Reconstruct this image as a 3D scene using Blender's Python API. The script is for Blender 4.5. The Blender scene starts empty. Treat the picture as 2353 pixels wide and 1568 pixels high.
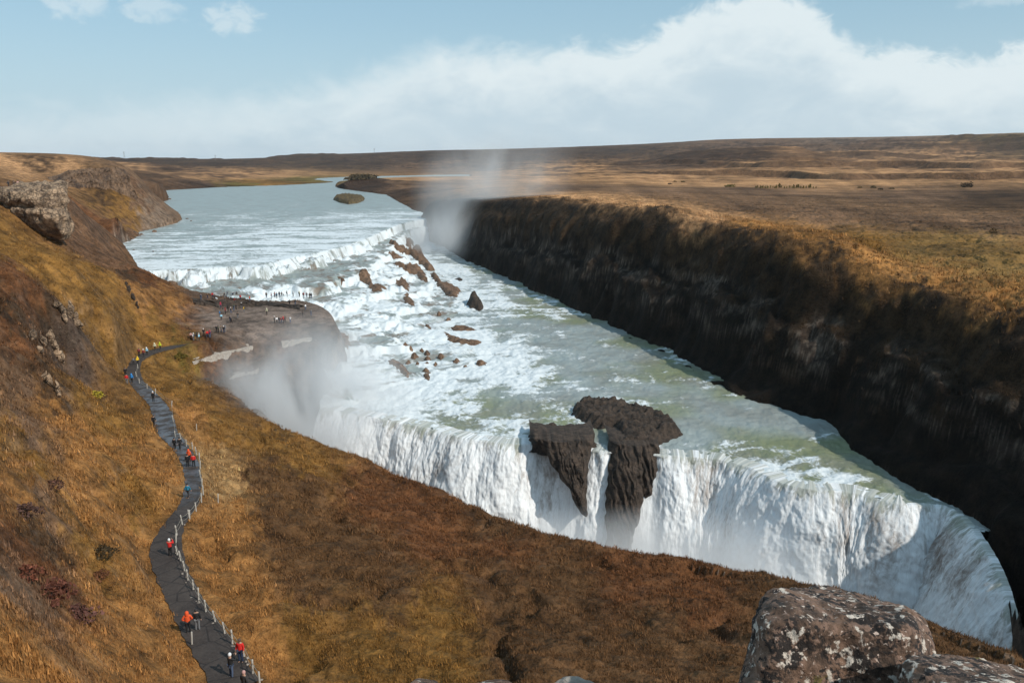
import bpy, bmesh, math, random, time
import numpy as np
from mathutils import Vector, Matrix, Euler
T0 = time.time()
R = math.radians
sc = bpy.context.scene
col = sc.collection
random.seed(7); rng = np.random.default_rng(7)

# ------------------------------------------------------------------ camera, sky, sun, exposure
PITCH = 13.0
FPX = 1829.0; CXP = 1176.0; CYP = 784.0          # the photograph measured as 2352 x 1568
cam_d = bpy.data.cameras.new('camera'); cam = bpy.data.objects.new('camera', cam_d); col.objects.link(cam)
cam_d.sensor_width = 36; cam_d.lens = FPX / 2352 * 36
cam_d.clip_start = 0.1; cam_d.clip_end = 80000
cam.location = (0, 0, 0); cam.rotation_euler = (R(90 - PITCH), 0, 0)
sc.camera = cam
SUN_EL = 40.0
SUN_DIR = Vector((0.80, -0.60, 0)).normalized() * math.cos(R(SUN_EL)) + Vector((0, 0, math.sin(R(SUN_EL))))
sun_d = bpy.data.lights.new('sun', 'SUN'); sun = bpy.data.objects.new('sun', sun_d); col.objects.link(sun)
sun_d.energy = 3.6; sun_d.angle = R(0.5); sun_d.color = (1.0, 0.93, 0.82)
sun.rotation_euler = SUN_DIR.to_track_quat('Z', 'Y').to_euler()
sc.view_settings.view_transform = 'Standard'; sc.view_settings.look = 'None'
sc.view_settings.exposure = 0.0; sc.view_settings.gamma = 1.0; sc.view_settings.use_curve_mapping = False
sc.cycles.max_bounces = 6; sc.cycles.diffuse_bounces = 2; sc.cycles.glossy_bounces = 2
sc.cycles.transparent_max_bounces = 12; sc.cycles.volume_bounces = 3
sc.cycles.volume_step_rate = 1.0; sc.cycles.volume_max_steps = 96
sc.cycles.use_denoising = True

class NT:
    """small helper for node trees"""
    def __init__(s, tree):
        s.t = tree; s.n = tree.nodes; s.l = tree.links
    def node(s, ty, **kw):
        n = s.n.new(ty)
        for k, v in kw.items(): setattr(n, k, v)
        return n
    def put(s, sock, v):
        if isinstance(v, bpy.types.NodeSocket): s.l.new(v, sock)
        elif v is not None: sock.default_value = v
    def math(s, op, a, b=None, c=None, clamp=False):
        n = s.node('ShaderNodeMath', operation=op, use_clamp=clamp)
        s.put(n.inputs[0], a)
        if b is not None: s.put(n.inputs[1], b)
        if c is not None: s.put(n.inputs[2], c)
        return n.outputs[0]
    def mix(s, f, a, b, blend='MIX'):
        n = s.node('ShaderNodeMix', data_type='RGBA', blend_type=blend)
        s.put(n.inputs[0], f)
        s.put(n.inputs[6], (*a, 1) if isinstance(a, tuple) else a); s.put(n.inputs[7], (*b, 1) if isinstance(b, tuple) else b)
        return n.outputs[2]
    def noise(s, vec, scale, detail=4, rough=0.55, dist=0.0, dims='3D'):
        n = s.node('ShaderNodeTexNoise', noise_dimensions=dims)
        if vec is not None: s.l.new(vec, n.inputs['Vector'])
        n.inputs['Scale'].default_value = scale; n.inputs['Detail'].default_value = detail
        n.inputs['Roughness'].default_value = rough; n.inputs['Distortion'].default_value = dist
        return n.outputs['Fac']
    def ramp(s, f, a, b, lo=0.0, hi=1.0, smooth=True):
        n = s.node('ShaderNodeMapRange', interpolation_type='SMOOTHSTEP' if smooth else 'LINEAR')
        s.put(n.inputs[0], f); s.put(n.inputs[1], a); s.put(n.inputs[2], b); s.put(n.inputs[3], lo); s.put(n.inputs[4], hi)
        return n.outputs[0]
    def attr(s, name, out='Fac'):
        return s.node('ShaderNodeAttribute', attribute_name=name).outputs[out]
    def scale(s, vec, xyz):
        n = s.node('ShaderNodeMapping'); s.l.new(vec, n.inputs[0]); n.inputs['Scale'].default_value = xyz
        return n.outputs[0]

def lin(r, g, b):
    return tuple(((c / 255) / 12.92 if c / 255 <= .04045 else ((c / 255 + .055) / 1.055) ** 2.4) for c in (r, g, b))

w = bpy.data.worlds.new('World'); sc.world = w; w.use_nodes = True
N = NT(w.node_tree); bg = w.node_tree.nodes['Background']
sky = N.node('ShaderNodeTexSky', sky_type='NISHITA')
sky.sun_disc = False; sky.sun_elevation = R(SUN_EL); sky.sun_rotation = math.atan2(SUN_DIR.x, SUN_DIR.y)
sky.air_density = 1.0; sky.dust_density = 1.2; sky.ozone_density = 1.5; sky.altitude = 200
tc = N.node('ShaderNodeTexCoord').outputs['Generated']
sep = N.node('ShaderNodeSeparateXYZ'); N.l.new(tc, sep.inputs[0])
az = N.math('MULTIPLY', N.math('ARCTAN2', sep.outputs[0], sep.outputs[1]), 57.2958)
el = N.math('MULTIPLY', N.math('ARCSINE', sep.outputs[2]), 57.2958)
cmb = N.node('ShaderNodeCombineXYZ'); N.put(cmb.inputs[0], az); N.put(cmb.inputs[1], el); aev = cmb.outputs[0]
# height of the cloud bank round the compass
fc = N.node('ShaderNodeFloatCurve'); N.put(fc.inputs['Value'], N.math('MULTIPLY_ADD', az, 1 / 80, .5, clamp=True))
cv = fc.mapping.curves[0]
prof = [(-40, 3.3), (-32, 3.6), (-24, 4.6), (-17, 5.2), (-12, 6.0), (-9.5, 6.9), (-5, 8.0), (-1, 7.9), (5, 7.9), (9.5, 8.4), (11.2, 9.3), (13.5, 10.3), (17, 10.6), (19.2, 9.6), (21.5, 7.8), (24.5, 6.6), (28, 6.2), (32, 6.6), (40, 6.4)]
pts = [((a + 40) / 80, e / 14) for a, e in prof]
cv.points[0].location = pts[0]; cv.points[1].location = pts[-1]
for q in pts[1:-1]: cv.points.new(*q)
fc.mapping.update()
top = N.math('MULTIPLY', fc.outputs[0], 14.0)
sv = N.scale(aev, (1, 1.5, 1))
n1 = N.noise(sv, .34, 7, .6, .6); n2 = N.noise(sv, .11, 4, .5, .3); n3 = N.noise(sv, .9, 5, .6, .5)
puff = N.math('ADD', N.math('MULTIPLY', N.math('SUBTRACT', n1, .5), 3.6), N.math('MULTIPLY', N.math('SUBTRACT', n3, .5), 1.1))
dd = N.math('SUBTRACT', N.math('ADD', top, puff), el)
soft = N.ramp(az, -14.0, 14.0, 3.6, 1.0)
bank = N.math('MULTIPLY', N.ramp(dd, -0.15, soft), N.ramp(az, -30.0, -2.0, .55, .95))
# a few loose puffs high up
def puffc(a, e, ra, re, k):
    x = N.math('DIVIDE', N.math('SUBTRACT', az, a), ra); y = N.math('DIVIDE', N.math('SUBTRACT', el, e), re)
    d = N.math('ADD', N.math('MULTIPLY', x, x), N.math('MULTIPLY', y, y))
    d = N.math('ADD', d, N.math('MULTIPLY', N.math('SUBTRACT', n3, .5), 3.2))
    return N.math('MULTIPLY', N.ramp(d, 1.15, .0), k)
loose = None
for q in [(-27.2, 8.9, 2.0, 1.0, .45), (-23, 8.8, 2.1, .8, .4), (-18.2, 8.6, 1.9, 1.1, .5), (-4, 11.2, 5, .9, .3), (11, 11.6, 5, .6, .35), (30, 8.9, 2.6, .5, .3)]:
    v = puffc(*q); loose = v if loose is None else N.math('MAXIMUM', loose, v)
mask = N.math('MAXIMUM', bank, loose)
low = N.ramp(el, 11.0, -0.5)            # the air whitens towards the horizon
skyc = N.mix(1.0, sky.outputs[0], (.92, 1.09, 1.12), 'MULTIPLY')
skyc = N.mix(.6, skyc, (4.1, 6.2, 7.4))
skyc = N.mix(N.math('MULTIPLY', low, .85), skyc, (5.3, 6.8, 7.8))
cshade = N.math('ADD', N.math('MULTIPLY', N.noise(N.scale(aev, (1, 1.9, 1)), .2, 5, .55, .5), .7), N.ramp(dd, 0.0, 6.0, .5, .0))
cloudc = N.mix(N.ramp(cshade, .25, .75), (5.5, 6.8, 7.6), (7.7, 8.6, 8.9))
out = N.mix(mask, skyc, cloudc)
N.l.new(out, bg.inputs['Color']); bg.inputs['Strength'].default_value = 0.1

# ------------------------------------------------------------------ photograph measurements -> world
cp, sp = math.cos(R(PITCH)), math.sin(R(PITCH))
def ray(u, v):
    a = (u - CXP) / FPX; b = -(v - CYP) / FPX
    return np.array([a, cp + b * sp, -sp + b * cp])
def PZ(u, v, z):
    r = ray(u, v); return r * (z / r[2])
def PY(u, v, y):
    r = ray(u, v); return r * (y / r[1])

# ------------------------------------------------------------------ numpy noise
_P = rng.permutation(4096).astype(np.int64)
_G = rng.random(4096) * 2 * np.pi
_GX, _GY = np.cos(_G).astype(np.float32), np.sin(_G).astype(np.float32)
def perlin(x, y, seed=0):
    x = np.asarray(x, np.float64); y = np.asarray(y, np.float64)
    xi = np.floor(x).astype(np.int64); yi = np.floor(y).astype(np.int64)
    fx = (x - xi).astype(np.float32); fy = (y - yi).astype(np.float32)
    def g(ix, iy, dx, dy):
        h = _P[(_P[(ix + seed * 131) & 4095] + iy) & 4095]
        return _GX[h] * dx + _GY[h] * dy
    u = fx * fx * fx * (fx * (fx * 6 - 15) + 10); v = fy * fy * fy * (fy * (fy * 6 - 15) + 10)
    a = g(xi, yi, fx, fy); b = g(xi + 1, yi, fx - 1, fy); c = g(xi, yi + 1, fx, fy - 1); d = g(xi + 1, yi + 1, fx - 1, fy - 1)
    return ((a + u * (b - a)) * (1 - v) + (c + u * (d - c)) * v) * 1.5
def fbm(x, y, seed=0, octv=4, gain=.5):
    s = 0; a = 1.0; f = 1.0
    for k in range(octv):
        s = s + a * perlin(x * f + 17.3 * k, y * f - 9.1 * k, seed + k); a *= gain; f *= 2.03
    return s
def ridged(x, y, seed=0, octv=4):
    s = 0; a = 1.0; f = 1.0
    for k in range(octv):
        s = s + a * (1 - 2 * np.abs(perlin(x * f + 5.7 * k, y * f + 3.3 * k, seed + k))); a *= .5; f *= 2.1
    return s
def sstep(a, b, x):
    t = np.clip((x - a) / (b - a), 0, 1); return t * t * (3 - 2 * t)

# ------------------------------------------------------------------ polyline tools
def resample(P, n):
    P = np.asarray(P, float); s = np.r_[0, np.cumsum(np.linalg.norm(np.diff(P[:, :2], axis=0), axis=1))]
    t = np.linspace(0, s[-1], n); return np.stack([np.interp(t, s, P[:, k]) for k in range(P.shape[1])], 1)
def smooth_line(P, n, it=3):
    Q = resample(P, n)
    for _ in range(it):
        Q[1:-1] = (Q[:-2] + 2 * Q[1:-1] + Q[2:]) / 4
    return Q
def dist_line(x, y, L):
    """distance to polyline L, arc length of the nearest point, and L's other columns interpolated there"""
    L = np.asarray(L, float); n = len(L)
    best = np.full(x.shape, 1e18); bi = np.zeros(x.shape, np.int32); bt = np.zeros(x.shape)
    for i in range(n - 1):
        ax, ay = L[i, :2]; bx, by = L[i + 1, :2]; vx, vy = bx - ax, by - ay; l2 = vx * vx + vy * vy + 1e-12
        t = np.clip(((x - ax) * vx + (y - ay) * vy) / l2, 0, 1)
        d = (x - ax - t * vx) ** 2 + (y - ay - t * vy) ** 2
        m = d < best; best = np.where(m, d, best); bi = np.where(m, i, bi); bt = np.where(m, t, bt)
    s = np.r_[0, np.cumsum(np.linalg.norm(np.diff(L[:, :2], axis=0), axis=1))]
    arc = s[bi] + bt * (s[bi + 1] - s[bi])
    cols = [L[bi, k] * (1 - bt) + L[bi + 1, k] * bt for k in range(2, L.shape[1])]
    return np.sqrt(best), arc, cols
def inside(x, y, P):
    P = np.asarray(P, float); c = np.zeros(x.shape, bool); n = len(P)
    for i in range(n):
        x1, y1 = P[i, :2]; x2, y2 = P[(i + 1) % n, :2]
        if y1 == y2: continue
        m = (y1 > y) != (y2 > y)
        c ^= m & (x < (x2 - x1) * (y - y1) / (y2 - y1) + x1)
    return c

# ------------------------------------------------------------------ the banks (u, v, z, steepness of the drop beyond)
def L_(u, v, z, s): p = PZ(u, v, z); return [p[0], p[1], z, s]
WB = [[70, -30, -36, 1.5], [60, 10, -37.5, 1.5], [52, 38, -38.5, 1.5]]
WB += [L_(*q) for q in [(2350, 1510, -39, 1.3), (2240, 1468, -39.5, 1.3), (2130, 1430, -40, 1.3), (1940, 1368, -41, 1.3), (1760, 1330, -42, 1.3), (1600, 1290, -43, 1.3), (1545, 1278, -43, 1.3), (1450, 1277, -43.3, 1.3),
      (1330, 1250, -44, 1.3), (1200, 1220, -44, 1.3), (1100, 1172, -45, 1.3), (1000, 1140, -45, 1.3), (940, 1105, -45, 1.3), (860, 1080, -45, 1.2), (740, 1030, -44.5, 1.2), (640, 985, -44, 1.2),
      (560, 950, -43, 1.2), (525, 925, -42.5, 1.2), (500, 895, -43, 1.3), (505, 868, -44, 1.3), (540, 848, -44, 1.3), (590, 826, -43.2, 1.4), (650, 802, -42.2, 1.8),
      (700, 785, -41, 2.2), (740, 785, -41, 3.0), (772, 790, -40.5, 4.0), (776, 760, -39.5, 4.0), (760, 722, -38.8, 3.5), (735, 700, -38.6, 2.5), (700, 690, -38.5, 2), (600, 688, -38.5, 2),
      (520, 680, -38.6, 2), (440, 668, -38.6, 1.5), (390, 655, -38.2, 1.2), (350, 640, -37, 1.0)]]
WB += [[-118, 253, -35.2, .8], [-137, 274, -35, .6], [-154, 297, -35, .5]]
WB += [L_(u, v, -35, .35) for u, v in [(246, 571), (297, 553), (320, 543), (323, 531), (356, 525), (421, 508), (405, 492), (371, 484), (347, 470.5), (392, 457), (365, 438), (435, 434), (504, 430), (651, 425.6), (739, 421), (768, 418), (753, 415.5), (715, 411), (770, 407.5), (838, 405.5), (950, 403), (1010, 401.5), (1080, 401)]]
def rim(u, v, y, set_):
    p = PY(u, v, y); return [p[0], p[1], p[2], (p[2] + 47) / max(set_ - 3.5, 2.5)]
EB = [L_(u, v, -35, .25) for u, v in [(1080, 404.5), (1000, 405.5), (870, 408.5), (800, 412), (780, 417), (772, 424), (770, 430), (801, 436), (889, 447), (918, 464), (953, 483), (975, 493)]]
EB += [[-53, 492, -34.5, .8]]
EB += [rim(982, 466, 480, 3), rim(1000, 460, 462, 5), rim(1046, 457, 448, 9), rim(1085, 460, 415, 13), rim(1131, 462, 385, 15), rim(1209, 457, 345, 17), rim(1300, 462, 312, 20), rim(1396, 472, 276, 22),
       rim(1526, 478, 242, 22), rim(1600, 507, 222, 22), rim(1745, 527, 195, 20), rim(1822, 541, 178, 21), rim(1924, 568, 166, 21), rim(1965, 590, 160, 20), rim(2030, 628, 152, 19), rim(2127, 655, 143, 18),
       rim(2176, 669, 135, 17), rim(2290, 706, 125, 17), rim(2352, 720, 118, 17)]
EB += [[85, 97, -23, 1.36], [90, 65, -24, 1.25], [96, 30, -24, 1.7], [100, -30, -24, 1.7]]
WB = np.array(WB); EB = np.array(EB)
def chaikin(P):
    a = P[:-1] * .75 + P[1:] * .25; b = P[:-1] * .25 + P[1:] * .75
    return np.r_[P[:1], np.stack([a, b], 1).reshape(-1, P.shape[1]), P[-1:]]
WB0, EB0 = WB, EB
WB = chaikin(WB); EB = chaikin(EB)
RIV = np.r_[WB[:, :2], EB[:, :2]]

# lower lip of the falls (x, y, z)
LIP = np.array([PZ(u, v, z) for u, v, z in [(735, 941, -47.6), (800, 948, -47.7), (870, 962, -47.8), (940, 975, -47.9), (1010, 990, -48), (1060, 1008, -48), (1108, 1012, -48), (1170, 1022, -48), (1219, 1019, -48), (1330, 1030, -48),
                (1400, 1040, -48), (1518, 1046, -48), (1640, 1052, -48), (1721, 1072, -48), (1786, 1108, -48), (1863, 1127, -48), (1944, 1127, -48), (2005, 1140, -48), (2066, 1163, -48), (2127, 1160, -48),
                (2180, 1162, -48), (2222, 1200, -48.1), (2258, 1248, -48.6), (2290, 1305, -49.6), (2316, 1370, -51.5), (2334, 1440, -54), (2345, 1520, -57.5), (2350, 1620, -61)]])
LIP = smooth_line(LIP, 120, 6)
LIPDOWN = np.r_[LIP[:, :2], [[45, 40], [60, -30], [0, 0], [-60, 60], [-90, 140], [-90, 175], [-60, 184], [-43, 174], [-37.5, 160], [-38, 150]]]       # below the falls
L1 = np.array([PZ(u, v, -35)[:2] for u, v in [(335, 622), (440, 617), (560, 612), (640, 600), (700, 585), (780, 570), (850, 545), (900, 521), (945, 507), (1003, 501)]])
L1 = np.r_[[[-150, 240]], L1]; L1s = smooth_line(L1, 80, 8)
UPOLY = np.r_[L1s, [[-30, 500], [100, 900], [900, 4000], [-3000, 4000], [-900, 240]]]
F = np.array([[-36, 478], [-41, 468], [-48, 452], [-50, 425], [-46, 392], [-38, 356], [-28, 322], [-20.5, 298], [-15, 266], [-17, 240], [-19, 225], [-12, 203], [-7, 184], [-18, 168], [-27, 163.5], [-31, 150], [-45, 146]], float)
Fs = smooth_line(F, 70, 1)
PPOLY = np.r_[Fs, [[-60, 120], [-60, -50], [120, -50], [120, 300], [20, 480]]]

def water_z(x, y):
    up = inside(x, y, UPOLY); pl = inside(x, y, PPOLY)
    d1, s1, _ = dist_line(x, y, L1s); d2, s2, _ = dist_line(x, y, Fs)
    wob = fbm(x / 13, y / 13, 3, 4, .6) * .12
    t = d1 / (d1 + d2 + 1e-6)
    tt = np.clip(t + wob * np.clip(t * 22, 0, 1) * np.clip((1 - t) * 8, 0, 1), 0, 1)
    # rock benches: steep drops between flatter shelves
    body = np.interp(tt, [0, .015, .085, .40, .455, .58, .63, .76, .81, .93, 1], [0, .03, .30, .36, .56, .60, .77, .80, .93, .96, 1])
    z = -35 - 12 * body
    z = np.where(up & ~pl, -35.0 + 0 * z, z)
    z = np.where(pl, -47.0, z)
    dl, _, c = dist_line(x, y, LIP)
    z = np.where(pl, -47 - 1.0 * sstep(26, 0, dl) + (c[0] + 48) * sstep(9, 0, dl), z)
    return z, np.where(up & ~pl, 0.0, np.where(pl, 1.0, tt)), d1, d2, s1, dl

# ------------------------------------------------------------------ land surface: heights measured at many places
HC = [  # u, v, z
 (545, 1545, -31), (470, 1450, -32.3), (590, 1568, -31), (490, 1568, -31), (430, 1400, -32.8), (380, 1300, -33.4), (400, 1250, -33.8), (345, 1250, -33.6), (440, 1170, -34.6), (440, 1100, -35.2), (430, 1050, -35.6),
 (395, 1000, -36.2), (370, 950, -36.6), (320, 895, -37.2), (305, 860, -37.6), (320, 820, -38), (400, 795, -38.4), (500, 770, -38.5), (560, 720, -38.5), (640, 700, -38.5), (700, 740, -38.7), (620, 745, -38.7), (480, 690, -38.5),
 (740, 745, -39), (600, 775, -40), (500, 800, -41.5), (450, 820, -40.6), (480, 845, -42.3), (550, 815, -42), (460, 880, -41.6), (400, 850, -40), (430, 900, -40), (480, 960, -38.8), (600, 1040, -40),
 (700, 1100, -40), (520, 1150, -36), (700, 1300, -35.5), (900, 1250, -39), (1100, 1300, -39.5), (600, 1450, -32.5), (900, 1500, -33), (1200, 1400, -36.5), (1200, 1560, -32), (900, 1568, -31.5), (1500, 1400, -37.5),
 (1500, 1560, -32), (1700, 1450, -36.5), (1800, 1568, -32), (2100, 1560, -33), (2300, 1568, -34.5),
 (2350, 1510, -39), (2130, 1430, -40), (1760, 1330, -42), (1450, 1277, -43.3), (1200, 1220, -44), (1000, 1140, -45), (860, 1080, -45), (640, 985, -44), (500, 915, -42),
 # hillside on the left
 (250, 1568, -23), (380, 1568, -27), (0, 1568, -15), (-200, 1568, -9), (0, 1350, -16.5), (200, 1350, -26), (300, 1300, -31), (0, 1200, -18.5), (200, 1200, -27.5), (290, 1180, -32), (-200, 1200, -11), (0, 1040, -21), (200, 1050, -28), (340, 1080, -34.5),
 (330, 1020, -34.7), (0, 900, -23), (100, 920, -26.5), (250, 960, -32), (300, 920, -36),
 (240, 840, -35), (150, 860, -31), (330, 780, -36.5), (400, 760, -37), (460, 745, -38)]
HY = [  # u, v, y
 (0, 770, 95), (-150, 740, 75), (70, 800, 97), (60, 720, 108), (150, 700, 120), (200, 780, 122), (60, 640, 118), (250, 700, 145), (0, 600, 122), (150, 600, 150), (250, 640, 172), (330, 680, 180), (400, 720, 188), (-100, 560, 130),
 (30, 545, 165), (150, 555, 192), (-60, 470, 170), (200, 590, 200), (260, 610, 205), (246, 572, 238), (290, 600, 220), (329, 622, 207), (352, 652, 202), (410, 690, 198), (180, 545, 215), (200, 500, 260), (250, 538, 270), (160, 450, 240), (60, 430, 225), (0, 433, 200), (-120, 425, 190),
 (280, 485, 330), (300, 515, 340), (225, 455, 300), (150, 440, 330), (295, 445, 420), (325, 470, 410), (345, 500, 410), (60, 425, 340), (250, 436, 400), (285, 388, 440), (310, 393, 520), (160, 387, 420), (60, 391, 400), (0, 400, 330), (-150, 395, 300), (345, 412, 640), (385, 425, 800), (420, 418, 950), (330, 415, 560),
 (0, 385, 700), (200, 380, 900), (0, 374, 1400), (300, 378, 1500), (500, 398, 1500), (600, 415, 1150), (560, 410, 1350), (500, 384, 2200), (150, 366, 2600), (0, 365, 2600), (220, 363, 3000), (400, 366, 3200), (560, 373, 3600), (-200, 366, 2600), (-200, 380, 900),
 (600, 369, 3600), (640, 358, 3600), (700, 356, 3800), (860, 352, 3800), (980, 346, 3800), (1080, 345, 3900), (1340, 339, 4000), (1500, 334, 4000), (1620, 322, 4100), (1750, 318, 4100), (2000, 315, 4200), (2352, 312, 4200), (2600, 310, 4200),
 (640, 385, 2500), (900, 383, 2500), (800, 396, 2000), (1100, 393, 2100), (1010, 398, 1900), (1100, 365, 3000), (1300, 362, 3000), (1000, 365, 3100), (700, 366, 3100),
 (825, 405, 960), (860, 407, 960), (800, 412, 950), (900, 425, 850), (950, 440, 740), (1000, 420, 1000), (1080, 440, 640), (1100, 415, 1150), (1200, 430, 640), (1200, 410, 1150), (1300, 395, 1500), (1250, 378, 2000), (1400, 380, 2000),
 (1300, 445, 440), (1400, 425, 700), (1500, 462, 330), (1500, 440, 450), (1500, 410, 1000), (1500, 385, 1500), (1520, 366, 1900), (1560, 350, 1900), (1700, 345, 1850), (1840, 346, 1850), (1880, 362, 1900), (1700, 366, 1700),
 (1700, 500, 270), (1700, 460, 400), (1700, 425, 760), (1700, 400, 1150), (1700, 385, 1450), (1900, 375, 1600), (2000, 360, 2000), (1900, 345, 2600), (2200, 345, 2400), (2100, 395, 1200), (2100, 375, 1700),
 (1900, 530, 230), (1900, 490, 300), (1900, 450, 480), (1900, 415, 900), (2100, 600, 165), (2100, 545, 210), (2100, 500, 290), (2100, 455, 470), (2352, 660, 130), (2352, 600, 160), (2352, 540, 215), (2352, 490, 330), (2352, 440, 560), (2352, 405, 1000),
 (2352, 370, 1800), (2352, 345, 2300), (2320, 316, 2500), (2260, 332, 2450), (2600, 320, 2400), (2600, 440, 560), (2600, 600, 170),
 (1500, 331, 5200), (2352, 305, 5400), (1000, 350, 5500), (500, 373, 9000), (0, 369, 9000), (1176, 355, 9000), (2352, 340, 9000)]
HX = [  # x, y, z round the viewpoint
 (0, 0, -1.75), (2, 2.5, -2.6), (-3, 1, -2.0), (-8, 2, -3), (6, 2, -2.6), (0, 4, -3.3), (0, 7, -8), (4, 8, -9), (-5, 9, -9.5), (-10, 14, -11.5), (0, 14, -15), (8, 14, -16), (14, 10, -12), (0, 25, -24), (12, 26, -25.5), (24, 24, -27), (30, 10, -24), (-12, 26, -22), (-18, 22, -14.5), (20, 3, -5),
 (-20, 8, -4), (-40, 20, -4), (-60, 50, -5), (-90, 90, -6), (40, 0, -30), (50, 20, -35)]
ctrl = [PZ(*q) for q in HC] + [PY(*q) for q in HY] + [np.array(q, float) for q in HX]
for q in WB0: ctrl.append(q[:3])
for q in EB0: ctrl.append(q[:3])
ctrl = np.array(ctrl)
def lp(x, y):
    r = np.sqrt(x * x + y * y) + 3.0
    return np.arctan2(x, np.maximum(y, -1e9)) * 1.6, np.log(r)
ca, cb = lp(ctrl[:, 0], ctrl[:, 1])
# merge doubles
keep = []
for i in range(len(ctrl)):
    if all((ca[i] - ca[j]) ** 2 + (cb[i] - cb[j]) ** 2 > 1e-5 for j in keep): keep.append(i)
ctrl = ctrl[keep]; ca = ca[keep]; cb = cb[keep]
def phi(r2): return -np.sqrt(r2 + 0.022 ** 2)
K = phi((ca[:, None] - ca) ** 2 + (cb[:, None] - cb) ** 2)
nC = len(ca); Q = np.c_[np.ones(nC), ca, cb]
A = np.block([[K + np.eye(nC) * 0.005, Q], [Q.T, np.zeros((3, 3))]])
sol = np.linalg.solve(A, np.r_[ctrl[:, 2], 0, 0, 0])
def land_raw(x, y):
    a, b = lp(x, y); out = sol[nC] + sol[nC + 1] * a + sol[nC + 2] * b
    for i in range(nC):
        out = out + sol[i] * phi((a - ca[i]) ** 2 + (b - cb[i]) ** 2)
    return out

# footpath centre line, edges from the photograph: (left u,v) (right u,v) z
PATH = [((492, 1580), (600, 1580), -30.9), ((470, 1530), (568, 1530), -31.2), ((420, 1450), (512, 1450), -32.0), ((392, 1390), (470, 1390), -32.6), ((362, 1320), (432, 1325), -33.2), ((343, 1255), (412, 1262), -33.6), ((372, 1205), (424, 1205), -34.0),
        ((412, 1160), (458, 1158), -34.5), ((425, 1115), (466, 1110), -35.0), ((418, 1065), (458, 1062), -35.4), ((398, 1030), (436, 1028), -35.8), ((366, 990), (402, 995), -36.2), ((352, 955), (398, 955), -36.5), ((342, 925), (378, 925), -36.8), ((318, 897), (348, 900), -37.1),
        ((296, 878), (330, 876), -37.3), ((288, 855), (322, 850), -37.6), ((296, 832), (326, 830), -37.9), ((320, 812), (348, 815), -38.1), ((370, 797), (395, 802), -38.3), ((430, 782), (450, 795), -38.4)]
pl_ = np.array([PZ(*a, z) for a, b, z in PATH]); pr_ = np.array([PZ(*b, z) for a, b, z in PATH])
pc = (pl_ + pr_) / 2; pw = np.linalg.norm((pl_ - pr_)[:, :2], axis=1) / 2
PC = smooth_line(np.c_[pc, pw * .93], 140, 3)          # x y z halfwidth

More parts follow.
